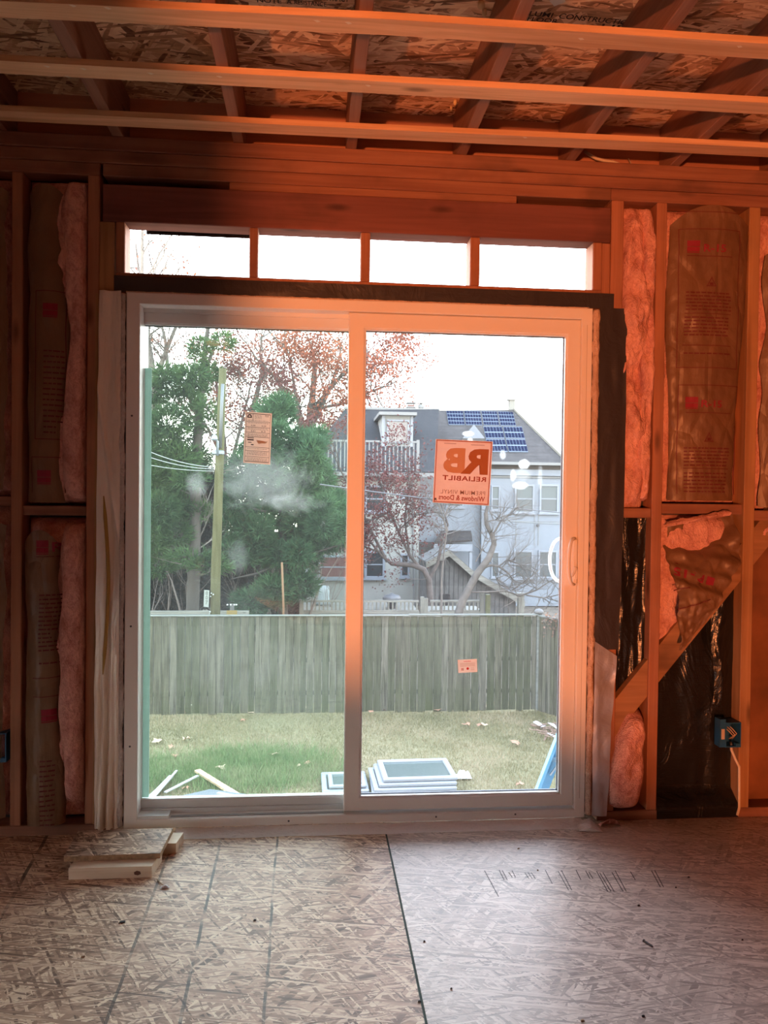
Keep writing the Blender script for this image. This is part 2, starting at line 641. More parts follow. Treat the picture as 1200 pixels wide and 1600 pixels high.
# ================================================================ the room: floor, ceiling, side walls
XL, XR = -2.7, 2.7
H_J = 2.65          # underside of the joists
H_S = 2.845         # underside of the subfloor above
floor = empty('floor', (0, 0, 0), kind='structure')
MB().box(XL, 0.0935, -4.7, 0.10, -0.02, 0.0).build('board', OSB_L, floor, (0, 0, 0))
MB().box(0.1005, XR, -4.7, 0.10, -0.02, 0.0005).build('board', OSB_R, floor, (0, 0, 0))
MB().box(0.0935, 0.1005, -4.7, 0.10, -0.02, -0.003).build('seam', M_SEAM, floor)
st = MB()
rng = random.Random(4)
for k, (px, n, ln) in enumerate([(757, 1, 40), (852, 1, 20), (872, 2, 30), (900, 1, 14), (932, 3, 32), (956, 2, 32), (985, 1, 14), (1018, 2, 25), (780, 2, 14), (820, 3, 12), (795, 2, 10), (915, 2, 12)]):
    for j in range(n):
        p = fp(px + j * 5, 1361 + rng.uniform(-2, 3), 0.0011)
        q = fp(px + j * 5 + ln * 0.55, 1361 + ln, 0.0011)
        d = (q - p).normalized()
        s_ = Vector((-d.y, d.x, 0)) * 0.0014
        st.add([p - s_, p + s_, q + s_, q - s_], [(0, 1, 2, 3)])
st.build('ink_stamp', M_INK, floor, kind='stuff')
MB().box(XL, XR, -9.0, -4.7, -0.02, 0.0).build('board', OSB_L, floor, (0, 0, 0))
MB().box(XL, XR, -9.0, 0.10, -0.30, -0.021).build('subfloor', M_SHEATH_D, floor)
MB().box(XL, XR, -9.0, 0.10, -2.8, -0.30).build('foundation', flat('concrete', (0.35, 0.34, 0.32, 1), 0.9), floor)

ceiling = empty('ceiling', (0, 0, H_J), kind='structure')
ys = [-9.0, -6.9, -4.5, -2.15, 0.10]
for i in range(4):
    MB().box(XL, XR, ys[i] + 0.0015, ys[i + 1] - 0.0015, H_S, H_S + 0.018).build('subfloor_board', OSB_CEIL, ceiling)
JX = [-1.81, -1.365, -0.945, -0.4955, -0.0645, 0.3685, 0.806, 1.235, 1.672, 2.11]
for i, x in enumerate(JX):
    hw = 0.0195 if i not in (2,) else 0.0205
    MB().bbox(x - hw, x + hw, -9.0, 0.098, H_J, H_S, 0.002).build('joist', W_JOIST, ceiling)
MB().box(XL, XR, 0.10, 0.138, H_J, H_S + 0.018).build('rim_board', W_RIM, ceiling)
# furring strips nailed across the joists (very slightly out of parallel, as in the photo)
for (ya, yb, yc) in [(-0.743, -0.780, -0.786), (-0.446, -0.458, -0.470), (-0.126, -0.138, -0.160), (-1.06, -1.08, -1.08), (-1.38, -1.38, -1.38), (-1.72, -1.7, -1.7), (-2.05, -2.05, -2.05),
                     (-2.4, -2.4, -2.4), (-2.75, -2.75, -2.75), (-3.1, -3.1, -3.1), (-3.5, -3.5, -3.5), (-3.9, -3.9, -3.9), (-4.3, -4.3, -4.3)]:
    m_ = MB()
    xs = [-2.68, -1.1, 0.0, 1.15, 2.68]
    yy = [ya + 0.01, ya, yb, yc, yc - 0.01]
    wdt = 0.074
    vs = []
    for x, y in zip(xs, yy):
        vs += [(x, y - wdt, H_J - 0.02), (x, y, H_J - 0.02), (x, y, H_J), (x, y - wdt, H_J)]
    fs = []
    for i in range(4):
        a, b = i * 4, i * 4 + 4
        fs += [(a + k, a + (k + 1) % 4, b + (k + 1) % 4, b + k) for k in range(4)]
    fs += [(3, 2, 1, 0), (16, 17, 18, 19)]
    m_.add(vs, fs)
    m_.build('furring_strip', W_STRAP, ceiling)
# nail dimples and torn chips along the strips
nl = MB()
for (px, py) in [(113, 9), (168, 13), (73, 104), (130, 108), (235, 115), (105, 120), (495, 33), (544, 36), (575, 134), (300 + 170 / 4, 120), (900 + 30 / 4, 61), (820, 215), (1155, 73), (118, 228)]:
    p = fp(px, py, H_J - 0.0205)
    nl.add([(p.x - 0.010, p.y - 0.004, p.z), (p.x + 0.002, p.y - 0.006, p.z), (p.x + 0.011, p.y + 0.001, p.z), (p.x + 0.001, p.y + 0.006, p.z)], [(0, 1, 2, 3)])
nl.build('nail_dent', flat('torn_pale_wood', (0.80, 0.66, 0.50, 1), 0.7), ceiling, kind='stuff')


def board_text(mb, body, xa, xb, y_top, y_bot, bold=0.012):
    fit_text(mb, body, lambda u, v: (xa + (xb - xa) * u, y_bot + (y_top - y_bot) * v, H_S - 0.0012), bold)


bt = MB()


def ctext(body, pa, pb, h, bold=0.012):
    """print between two pixels on the underside of the subfloor, letters h metres tall"""
    a, b = fp(pa[0], pa[1], H_S), fp(pb[0], pb[1], H_S)
    vs_ = (b - a)
    fit_text(bt, body, lambda u, v: (a.x + vs_.x * u, a.y + vs_.y * u - h * v + h * 0.0, H_S - 0.0012), bold)


ctext('CONSTRUCTION', (872, 28), (990, 40), 0.026)
ctext('LUMI', (826, 24), (862, 27), 0.024)
ctext('FLOOR', (823, 32), (870, 36), 0.022)
ctext('LIF', (938, 43), (974, 46), 0.022)
ctext('NOTE', (402, 3), (440, 5), 0.022)
ctext('A', (448, 5), (456, 6), 0.022)
ctext('RESISTANCE', (460, 6), (510, 10), 0.022)
ctext('CONTRACT', (490, -1), (545, 3), 0.034)
bt.build('printed_lettering', M_INK, ceiling, kind='stuff')
sk = MB()
a, b, c_, d_ = fp(858, 0, H_S), fp(866, 9, H_S), fp(884, 2, H_S), fp(880, -8, H_S)
sk.add([(p.x, p.y, H_S - 0.002) for p in (a, b, c_, d_)], [(0, 1, 2, 3)])
sk.build('paper_tag', flat('white_paper_tag', (0.7, 0.66, 0.6, 1), 0.7), ceiling)
# glue drips beside the joists
gd = MB()
for (px, py, r) in [(752, 8, 0.012), (757, 20, 0.008), (705, 170, 0.006), (711, 160, 0.008)]:
    p = fp(px, py, H_S - 0.01)
    gd.lathe((p.x, p.y, p.z - 0.012), [(r * 0.4, 0), (r, 0.008), (r * 0.9, 0.02)], 8)
gd.build('glue_drip', flat('dried_glue', (0.66, 0.5, 0.28, 1), 0.6), ceiling, smooth=True, kind='stuff')

wsl = empty('wall_left', (XL, -3, 0), kind='structure')      # with a low opening added for fill light, and an added slab outside
for y0_, y1_, z0_, z1_ in ((-9.0, -2.5, -0.3, H_S), (-1.80, 0.10, -0.3, H_S), (-2.5, -1.80, -0.3, 0.05), (-2.5, -1.80, 0.72, H_S)):
    MB().box(XL - 0.1, XL, y0_, y1_, z0_, z1_).build('panel', M_SHEATH, wsl)
MB().box(XL - 9.0, XL - 0.1, -9.0, 0.10, -0.25, -0.10).build('ground', flat('added_slab_concrete', (0.22, 0.21, 0.20, 1), 0.9), None, kind='structure')  # unseen slab added to block light rising from below the opening
MB().box(XR, XR + 0.1, -9.0, 0.10, -0.30, H_S + 0.018).build('wall_right', M_SHEATH, None, kind='structure')
wf = empty('wall_front', (0, -9.0, 0), kind='structure')
# the street-side wall of the house, with one window opening
MB().box(XL, XR, -9.1, -9.0, -0.3, 0.9).build('panel', M_SHEATH, wf)
MB().box(XL, XR, -9.1, -9.0, 2.1, H_S).build('panel', M_SHEATH, wf)
MB().box(XL, 0.4, -9.1, -9.0, 0.9, 2.1).build('panel', M_SHEATH, wf)
MB().box(2.2, XR, -9.1, -9.0, 0.9, 2.1).build('panel', M_SHEATH, wf)
wpn = empty('added_partition', (0, -4.7, 0), kind='structure')  # added wall out of view, its opening cut to shape the orange beam
KP = (LAMP.y + 4.7) / LAMP.y
pp = lambda xb, zb: (LAMP.x + (xb - LAMP.x) * KP, LAMP.z + (zb - LAMP.z) * KP)
XO = pp(-0.47, 0)[0]                    # jamb that draws the left edge of the orange light
MB().box(XL, XO, -4.75, -4.65, 0, H_J).build('panel', M_SHEATH, wpn)
MB().prism([(XO, 0), (XR, 0), (XR, pp(0, -0.45)[1])] + [pp(2.2, -0.45), pp(1.2, 0.12), pp(0.9, 0.36), pp(0.1, 0.60)] + [(XO, pp(0, 0.66)[1])], -4.75, -4.65).build('beam_cut_wall', M_SHEATH, wpn)  # sloping top shaped to set the lower edge of the orange light
MB().box(-0.35, XR, -4.75, -4.65, 0.42, H_J).build('panel', M_SHEATH, wpn)
MB().box(XO, -0.35, -4.75, -4.65, 1.38, H_J).build('panel', M_SHEATH, wpn)
wl_ = MB()  # body added behind the orange spot, whose real source is unseen
wl_.bbox(LAMP.x - 0.2, LAMP.x + 0.2, LAMP.y - 0.45, LAMP.y - 0.30, LAMP.z - 0.14, LAMP.z + 0.14, 0.02)
lamp_body = thing('added_lamp_body', 'added lamp body at the unseen source of the orange light', 'lamp', (LAMP.x, LAMP.y - 0.3, 0))
wl_.build('added_lamp_housing', flat('added_lamp_housing', (0.5, 0.3, 0.02, 1), 0.5), lamp_body)
MB().tube([(LAMP.x - 0.22, LAMP.y - 0.5, 0.02), (LAMP.x - 0.22, LAMP.y - 0.1, 0.02), (LAMP.x - 0.22, LAMP.y - 0.35, 0.17), (LAMP.x + 0.22, LAMP.y - 0.35, 0.17), (LAMP.x + 0.22, LAMP.y - 0.1, 0.02), (LAMP.x + 0.22, LAMP.y - 0.5, 0.02)], 0.012, 8).build('stand', M_GASKET, lamp_body)

# ================================================================ the framed wall with the door
wall = empty('wall_back', (0, 0, 0), kind='structure')
D = 0.089


def mem(name, mat, x0, x1, z0, z1, y0=0.0, y1=D, b=0.003):
    return MB().bbox(x0, x1, y0, y1, z0, z1, b).build(name, mat, wall)


# top plates
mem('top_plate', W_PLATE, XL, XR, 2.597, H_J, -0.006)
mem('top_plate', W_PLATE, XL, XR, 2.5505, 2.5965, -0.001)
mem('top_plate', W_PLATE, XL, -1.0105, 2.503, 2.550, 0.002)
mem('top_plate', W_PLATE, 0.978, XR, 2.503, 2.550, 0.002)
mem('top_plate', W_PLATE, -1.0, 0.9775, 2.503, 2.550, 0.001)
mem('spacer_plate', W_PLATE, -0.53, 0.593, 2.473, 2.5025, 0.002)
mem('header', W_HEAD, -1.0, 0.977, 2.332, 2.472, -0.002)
# king studs, jack studs and the common studs either side
mem('king_stud', W_STUD2, -1.055, -1.012, 0.04, 2.502)
mem('jack_stud', W_STUD, -1.0115, -0.955, 0.04, 2.331, 0.001)
mem('king_stud', W_STUD2, 0.979, 1.030, 0.04, 2.502, -0.001)
mem('jack_stud', W_STUD2, 0.9435, 0.978, 0.04, 2.331, 0.002)
for x0, x1, m in ((-1.33, -1.29, W_STUD2), (-1.80, -1.76, W_STUD), (-2.3, -2.26, W_STUD), (1.168, 1.2105, W_STUD2), (1.559, 1.606, W_STUD), (1.97, 2.01, W_STUD), (2.4, 2.44, W_STUD)):
    mem('stud', m, x0, x1, 0.04, 2.502)
for x0, x1 in ((XL, -0.95), (0.96, XR)):
    mem('bottom_plate', W_PLATE, x0, x1, 0.0, 0.0395, 0.001)
# fire blocks between the studs
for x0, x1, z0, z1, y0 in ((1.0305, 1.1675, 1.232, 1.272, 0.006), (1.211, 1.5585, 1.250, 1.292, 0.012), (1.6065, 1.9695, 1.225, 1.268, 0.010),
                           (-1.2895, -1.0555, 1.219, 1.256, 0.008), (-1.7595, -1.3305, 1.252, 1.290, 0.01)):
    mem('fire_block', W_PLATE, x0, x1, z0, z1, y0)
# transom: rough sill and the short posts of the four openings
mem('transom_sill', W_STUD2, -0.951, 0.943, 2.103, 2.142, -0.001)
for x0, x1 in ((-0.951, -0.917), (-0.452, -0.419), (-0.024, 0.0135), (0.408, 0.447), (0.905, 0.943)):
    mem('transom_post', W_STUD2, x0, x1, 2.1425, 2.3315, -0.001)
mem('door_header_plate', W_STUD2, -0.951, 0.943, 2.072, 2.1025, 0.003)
# outer sheathing of the wall
for x0, x1, z0, z1, m in ((XL, -0.955, -0.3, H_J, M_SHEATH_D), (-0.955, -0.909, -0.3, 2.10, M_SHEATH_D), (0.906, 0.945, -0.3, 2.10, M_SHEATH_D), (0.945, 1.56, -0.3, H_J, M_SHEATH_D), (1.56, XR, -0.3, H_J, M_SHEATH), (-0.955, 0.945, 2.338, H_J, M_SHEATH_D), (-0.955, 0.945, 2.07, 2.14, M_SHEATH_D), (-0.955, 0.945, -0.3, -0.001, M_SHEATH_D)):
    MB().box(x0, x1, D + 0.0005, 0.0995, z0, z1).build('sheathing', m, wall)
# strip of black felt hanging a little into the top of the transom openings
MB().box(-0.86, -0.452, 0.0995, 0.101, 2.322, 2.345).build('felt_edge', M_POLY, wall)
# diagonal brace, cut in between the studs
for x0, x1 in ((1.0305, 1.1675), (1.211, 1.5585), (1.6065, 1.9695)):
    zc = lambda x: 0.4375 + (x - 1.053) * 1.218
    MB().prism([(x0, zc(x0) - 0.075), (x1, zc(x1) - 0.075), (x1, zc(x1) + 0.078), (x0, zc(x0) + 0.078)], 0.012, 0.05).build('brace', W_BRACE, wall)
# upper storey of the same house (keeps the sky off the ceiling boards)
MB().box(XL - 0.2, XR + 0.2, -9.1, 0.2, H_S + 0.02, H_S + 0.32).build('roof_slab', M_SHEATH_D, None, kind='structure')

# ================================================================ the sliding patio door
door = empty('door_1', (0, 0, 0), kind='structure')
YF = -0.012
OX0, OX1, OZ0, OZ1 = -0.908, 0.905, 0.022, 2.066
IX0, IX1, IZ0, IZ1 = -0.857, 0.861, 0.056, 2.022


def framed(mb, x0, x1, z0, z1, wl, wr, wb, wt, y0, y1, b=0.003):
    """four mitred rails as one ring"""
    o = [(x0, z0), (x1, z0), (x1, z1), (x0, z1)]
    i = [(x0 + wl, z0 + wb), (x1 - wr, z0 + wb), (x1 - wr, z1 - wt), (x0 + wl, z1 - wt)]
    bb = b
    vs = []
    ob = [(x0 + bb, z0 + bb), (x1 - bb, z0 + bb), (x1 - bb, z1 - bb), (x0 + bb, z1 - bb)]
    ib = [(x0 + wl - bb, z0 + wb - bb), (x1 - wr + bb, z0 + wb - bb), (x1 - wr + bb, z1 - wt + bb), (x0 + wl - bb, z1 - wt + bb)]
    for ring, y in ((o, y1), (o, y0 + bb), (ob, y0), (ib, y0), (i, y0 + bb), (i, y1)):
        vs += [(x, y, z) for x, z in ring]
    fs = []
    for r in range(5):
        for k in range(4):
            k2 = (k + 1) % 4
            fs.append((r * 4 + k, r * 4 + k2, r * 4 + 4 + k2, r * 4 + 4 + k))
    for k in range(4):
        k2 = (k + 1) % 4
        fs.append((20 + k, 20 + k2, k2, k))
    return mb.add(vs, fs)


m_ = MB()
framed(m_, OX0, OX1, OZ0, OZ1, IX0 - OX0, OX1 - IX1, IZ0 - OZ0, OZ1 - IZ1, YF, 0.135)
m_.build('door_frame', M_VINYL, door)
# stop beads, tracks and the sill of the pocket on the fixed side
m_ = MB()
m_.box(IX0, IX1, 0.047, 0.053, IZ0, IZ0 + 0.018)
m_.box(IX0, IX1, 0.100, 0.106, IZ0, IZ0 + 0.022)
m_.build('sill_track', M_VINYL_SH, door, kind='stuff')
MB().box(IX0 + 0.001, -0.74, -0.006, 0.046, IZ0, IZ0 + 0.012).build('track_block', M_VINYL_SH, door)
MB().box(-0.735, -0.066, 0.006, 0.020, IZ0 + 0.0005, IZ0 + 0.004).build('roller_track', M_TRACK, door)
m_ = MB()
m_.box(IX0, IX1, 0.045, 0.053, IZ1 - 0.016, IZ1)
m_.build('head_track', M_VINYL_SH, door)
# fixed sash, in the outer track
fx = empty('fixed_sash', (0, 0, 0))
fx.parent = door
FY0, FY1 = 0.055, 0.098
gz0, gz1 = wp(240, 1251, FY0).z, wp(240, 505, FY0).z
m_ = MB()
framed(m_, -0.905, -0.004, 0.072, 2.03, 0.040, 0.05, gz0 - 0.072, 2.03 - gz1, FY0, FY1)
fr = m_.build('sash_frame', M_VINYL_SH, fx)
GL_F = glass_mat('fixed_pane_glass', (0.86, 0.91, 0.885, 1), 0.013,
                 [(0.06, 0.335, 0.20, 0.13, 0.06, 0.6), (-0.20, 0.31, 0.05, 0.05, 0.07, 0.6), (-0.035, 0.02, 0.05, 0.08, 0.03, 0.6), (0.17, 0.24, 0.14, 0.05, 0.05, 0.5), (-0.1, -0.32, 0.3, 0.3, 0.012, 0.2), (0.2, -0.5, 0.3, 0.3, 0.012, 0.2)])
GL_S = glass_mat('sliding_pane_glass', (0.90, 0.915, 0.93, 1), 0.010,  # small pale translucent blobs on the pane
                 [(0.242, 0.405, 0.026, 0.022, 0.30, 2.5), (0.228, 0.318, 0.035, 0.018, 0.25, 2.0), (0.198, 0.36, 0.014, 0.028, 0.20, 2.0), (0.236, 0.365, 0.04, 0.03, 0.08, 1.0), (0.012, 0.522, 0.026, 0.012, 0.28, 2.0), (0.022, 0.492, 0.013, 0.014, 0.25, 2.0),
                  (0.31, 0.35, 0.012, 0.06, 0.08, 0.8), (0.155, 0.44, 0.014, 0.022, 0.16, 1.5), (0.05, 0.44, 0.05, 0.05, 0.04, 0.6)])
MB().box(-0.866, -0.053, 0.074, 0.079, gz0 - 0.006, gz1 + 0.006).build('glass_pane', GL_F, fx)
m_ = MB()
framed(m_, -0.8665, -0.0535, gz0 - 0.001, gz1 + 0.001, 0.006, 0.006, 0.006, 0.006, FY0 + 0.004, 0.0735, 0.001)
m_.build('glazing_bead', M_VINYL_SH, fx)
M_GREEN_REFL = paper_mat('green_edge_reflection', (0.33, 0.40, 0.36, 1), 0.8)  # pale green reflection at the pane edge, built as a coloured strip
MB().box(-0.860, -0.832, 0.0795, 0.084, gz0 + 0.004, gz1 - 0.17).build('pane_edge_strip', M_GREEN_REFL, fx)
MB().box(-0.86, -0.06, 0.0795, 0.084, gz1 - 0.008, gz1 + 0.002).build('pane_edge_strip', M_GASKET, fx)
# sliding sash, in the inner track
sx = empty('sliding_sash', (0, 0, 0))
sx.parent = door
SX0, SX1, SZ0, SZ1 = -0.066, 0.8605, 0.0665, 2.020
SY0, SY1 = -0.002, 0.044
GX0, GX1, GZ0, GZ1 = -0.004, 0.806, 0.117, 1.960
m_ = MB()
framed(m_, SX0, SX1, SZ0, SZ1, GX0 - SX0, SX1 - GX1, GZ0 - SZ0, SZ1 - GZ1, SY0, SY1, 0.004)
m_.build('sash_frame', M_VINYL, sx)
MB().box(GX0 - 0.008, GX1 + 0.008, 0.021, 0.026, GZ0 - 0.008, GZ1 + 0.008).build('glass_pane', GL_S, sx)
m_ = MB()
framed(m_, GX0, GX1, GZ0, GZ1, 0.0055, 0.0055, 0.0055, 0.0055, 0.004, 0.0205, 0.0015)
m_.build('glazing_bead', flat('bright_bead', (0.86, 0.87, 0.88, 1), 0.3), sx)
m_ = MB()
framed(m_, GX0, GX1, GZ0, GZ1, 0.008, 0.008, 0.008, 0.008, 0.0265, 0.034, 0.001)
m_.build('gasket', M_GASKET, sx)
# fine groove line along the right jamb
MB().box(0.882, 0.8835, YF - 0.0006, YF + 0.001, 0.10, 2.0).build('jamb_groove', flat('groove', (0.5, 0.45, 0.4, 1), 0.5), door)
# D handle with its latch, and the outer grip behind the glass
hd = empty('handle', (0.83, -0.01, 1.05))
hd.parent = sx
hd.location = (0.83, -0.01, 1.05)


def d_handle(side, y):
    pts = []
    zc, hh, ww = 1.055, 0.092, 0.036
    for i in range(15):
        a = PI * i / 14
        pts.append((0.848 - ww * math.sin(a) ** 0.6, y - side * 0.036 * math.sin(a) ** 0.5, zc + hh * math.cos(a)))
    return pts


m_ = MB()
m_.tube(d_handle(1, -0.006), [0.0065] * 15, 10)
m_.build('grip', M_VINYL, hd, smooth=True)
MB().bbox(0.8385, 0.8585, -0.014, -0.0022, 0.965, 1.145, 0.004).build('handle_plate', M_VINYL, hd)
m_ = MB()
m_.tube([(0.851, -0.016, 1.020), (0.846, -0.024, 1.028), (0.838, -0.030, 1.012), (0.829, -0.038, 0.998)], [0.007, 0.008, 0.006, 0.004], 8)
m_.bbox(0.842, 0.858, -0.022, -0.0145, 0.985, 1.030, 0.004)
m_.build('latch_lever', M_VINYL, hd, smooth=False)
m_ = MB()
pts = []
for i in range(15):
    a = PI * i / 14
    pts.append((0.838 - 0.066 * math.sin(a) ** 0.6, 0.046 + 0.03 * math.sin(a) ** 0.5, 1.055 + 0.092 * math.cos(a)))
m_.tube(pts, [0.007] * 15, 10)
m_.build('outer_grip', flat('outer_white_grip', (0.85, 0.87, 0.9, 1), 0.35), hd, smooth=True)
# screws that show on the frame faces
m_ = MB()
for (x, z) in [(-0.885, 1.60), (-0.884, 0.80), (-0.885, 0.34), (0.30, 0.040), (0.62, 0.042), (-0.28, 0.038)]:
    m_.tube([(x, YF - 0.0012, z), (x, YF + 0.002, z)], 0.004, 8)
m_.build('screw_head', M_GASKET, door, kind='stuff')


# ---------------------------------------------------------------- papers stuck on the glass
def sheet(name, label, corners, Y, mat, category='sticker'):
    """paper with four real corners (x, z) on plane Y: tl, tr, br, bl"""
    t = thing(name, label, category, (sum(c[0] for c in corners) / 4, Y, sum(c[1] for c in corners) / 4))
    tl, tr, br, bl = corners
    mb = MB()
    vs = [(x, Y, z) for x, z in (bl, br, tr, tl)] + [(x, Y - 0.0004, z) for x, z in (bl, br, tr, tl)]
    mb.add(vs[4:], [(3, 2, 1, 0)])
    mb.build('paper', mat, t)

    def uv(u, v, lift=0.0008):
        x = (bl[0] * (1 - u) + br[0] * u) * (1 - v) + (tl[0] * (1 - u) + tr[0] * u) * v
        z = (bl[1] * (1 - u) + br[1] * u) * (1 - v) + (tl[1] * (1 - u) + tr[1] * u) * v
        return (x, Y - lift, z)
    return t, uv


def cpx(l, Y):
    return [(wp(x, y, Y).x, wp(x, y, Y).z) for x, y in l]


def rect(mb, uv, u0, u1, v0, v1):
    mb.add([uv(u0, v0), uv(u1, v0), uv(u1, v1), uv(u0, v1)], [(0, 1, 2, 3)])


def ruled(mb, uv, u0, u1, v0, v1, w):
    rect(mb, uv, u0, u1, v0, v0 + w)
    rect(mb, uv, u0, u1, v1 - w, v1)
    rect(mb, uv, u0, u0 + w * 1.0, v0, v1)
    rect(mb, uv, u1 - w * 1.0, u1, v0, v1)


def scribble(mb, uv, u0, u1, v, h, rng, gap=0.02, wmin=0.02, wmax=0.09):
    """a line of print too small to read: broken dashes"""
    u = u0
    while u < u1 - wmin:
        w = min(rng.uniform(wmin, wmax), u1 - u)
        rect(mb, uv, u, u + w, v, v + h)
        u += w + gap


SYG = 0.0205
p_or = paper_mat('maker_sticker_paper', (0.80, 0.60, 0.50, 1), 0.13)
big, uv = sheet('maker_sticker', 'square pink-white maker sticker with large brown letters seen in reverse on the sliding pane', cpx([(681, 686), (770, 690), (764, 790), (676, 785)], SYG), SYG, p_or)
I1, I2, I3, I4 = flat('brown_print', (0.42, 0.15, 0.06, 1), 0.6), flat('light_brown_print', (0.62, 0.36, 0.25, 1), 0.6), flat('dark_red_print', (0.36, 0.07, 0.035, 1), 0.6), flat('grey_print', (0.42, 0.26, 0.23, 1), 0.6)
mb = MB()
ruled(mb, uv, 0.015, 0.985, 0.01, 0.99, 0.014)
mb.build('printed_border', I3, big)


def rpt(u0, u1, v0, v1):
    return lambda a, b: uv(u0 + (u1 - u0) * a, v0 + (v1 - v0) * b)


mb = MB()
fit_text(mb, 'B', rpt(0.15, 0.53, 0.48, 0.875), 0.05, 0, True)
mb.build('letter', I2, big)
mb = MB()
fit_text(mb, 'R', lambda a, b: (lambda p: (p[0], p[1] - 0.0004, p[2]))(rpt(0.46, 0.94, 0.475, 0.875)(a, b)), 0.05, 0, True)
mb.build('letter', I1, big)
mb = MB()
fit_text(mb, 'RELIABILT', rpt(0.15, 0.92, 0.365, 0.44), 0.025, 0, True, 1.1)
fit_text(mb, 'Windows & Doors', rpt(0.10, 0.92, 0.055, 0.135), 0.02, 0, True)
mb.build('lettering', I3, big, kind='stuff')
mb = MB()
fit_text(mb, 'PREMIUM VINYL', rpt(0.13, 0.92, 0.15, 0.215), 0.008, 0, True, 1.1)
rect(mb, uv, 0.15, 0.36, 0.935, 0.945)
rect(mb, uv, 0.62, 0.86, 0.93, 0.94)
mb.build('lettering', I4, big, kind='stuff')
mb = MB()
fit_text(mb, 'R', rpt(0.03, 0.075, 0.035, 0.075), 0.05)
mb.build('lettering', M_INK, big, kind='stuff')

FYG = 0.0735
p_wh = paper_mat('rating_label_paper', (0.82, 0.72, 0.62, 1), 0.20)
lab, uv = sheet('rating_label', 'tall white energy rating label with rows of small print on the fixed pane', cpx([(383, 643), (425, 646), (422, 726), (380, 723)], FYG), FYG, p_wh)
rg = random.Random(5)
mb = MB()
ruled(mb, uv, 0.05, 0.95, 0.03, 0.975, 0.012)
for v in (0.81, 0.705, 0.60, 0.515, 0.315, 0.245, 0.13):
    rect(mb, uv, 0.05, 0.95, v, v + 0.007)
rect(mb, uv, 0.295, 0.31, 0.83, 0.97)
mb.build('printed_rule', M_INK, lab, kind='stuff')
mb = MB()
# round logo: an arch over a bar
for i in range(10):
    a, b_ = PI * i / 10, PI * (i + 1) / 10
    mb.add([uv(0.175 + 0.085 * math.cos(a), 0.905 + 0.05 * math.sin(a)), uv(0.175 + 0.045 * math.cos(a), 0.905 + 0.027 * math.sin(a)), uv(0.175 + 0.045 * math.cos(b_), 0.905 + 0.027 * math.sin(b_)), uv(0.175 + 0.085 * math.cos(b_), 0.905 + 0.05 * math.sin(b_))], [(0, 1, 2, 3)])
rect(mb, uv, 0.09, 0.26, 0.885, 0.905)
rect(mb, uv, 0.12, 0.36, 0.49, 0.505)
rect(mb, uv, 0.12, 0.36, 0.445, 0.47)
rect(mb, uv, 0.15, 0.28, 0.40, 0.415)
rect(mb, uv, 0.26, 0.36, 0.355, 0.375)
mb.build('printed_symbol', M_INK, lab, kind='stuff')
mb = MB()
for v in (0.935, 0.915, 0.895, 0.875):
    scribble(mb, uv, 0.36, 0.62, v, 0.006, rg)
for v in (0.94, 0.92):
    scribble(mb, uv, 0.75, 0.88, v, 0.012, rg)
for v in (0.835, 0.785, 0.685, 0.66, 0.57, 0.55, 0.53, 0.285, 0.225, 0.205, 0.185, 0.165, 0.10, 0.075, 0.055):
    scribble(mb, uv, 0.12, 0.88, v, 0.008, rg)
fit_text(mb, '0.30', rpt(0.24, 0.40, 0.725, 0.755), 0.02)
fit_text(mb, '0.29', rpt(0.63, 0.80, 0.725, 0.755), 0.02)
fit_text(mb, '0.51', rpt(0.24, 0.40, 0.615, 0.648), 0.02)
fit_text(mb, '0.3', rpt(0.62, 0.78, 0.615, 0.648), 0.02)
mb.build('small_print', flat('grey_ink', (0.2, 0.16, 0.14, 1), 0.7), lab, kind='stuff')
mb = MB()
mb.add([uv(*q) for q in [(0.45, 0.465), (0.62, 0.455), (0.82, 0.44), (0.88, 0.46), (0.84, 0.42), (0.78, 0.40), (0.66, 0.405), (0.55, 0.385), (0.5, 0.415)]], [tuple(range(9))])
mb.build('printed_map', flat('pale_grey_ink', (0.5, 0.45, 0.38, 1), 0.7), lab)

wa, uv = sheet('warning_decal', 'small white warning decal with red heading low on the sliding pane', cpx([(715, 1031), (745, 1029.5), (746, 1050), (716, 1051.5)], SYG), SYG, paper_mat('warning_paper', (0.82, 0.78, 0.72, 1), 0.14))
mb = MB()
fit_text(mb, 'WARNING', rpt(0.30, 0.68, 0.80, 0.90), 0.02)
for i in range(10):
    a, b_ = 2 * PI * i / 10, 2 * PI * (i + 1) / 10
    mb.add([uv(0.5, 0.30), uv(0.5 + 0.07 * math.cos(a), 0.30 + 0.10 * math.sin(a)), uv(0.5 + 0.07 * math.cos(b_), 0.30 + 0.10 * math.sin(b_))], [(0, 1, 2)])
rect(mb, uv, 0.17, 0.20, 0.17, 0.36)
mb.build('red_print', flat('warning_red', (0.55, 0.03, 0.03, 1), 0.6), wa, kind='stuff')
mb = MB()
for v in (0.68, 0.58, 0.48):
    scribble(mb, uv, 0.12, 0.88, v, 0.035, rg, 0.015)
rect(mb, uv, 0.22, 0.29, 0.17, 0.36)
for v in (0.34, 0.24, 0.16):
    scribble(mb, uv, 0.66, 0.85, v, 0.03, rg, 0.015)
mb.build('small_print', flat('faint_ink', (0.45, 0.33, 0.27, 1), 0.7), wa, kind='stuff')


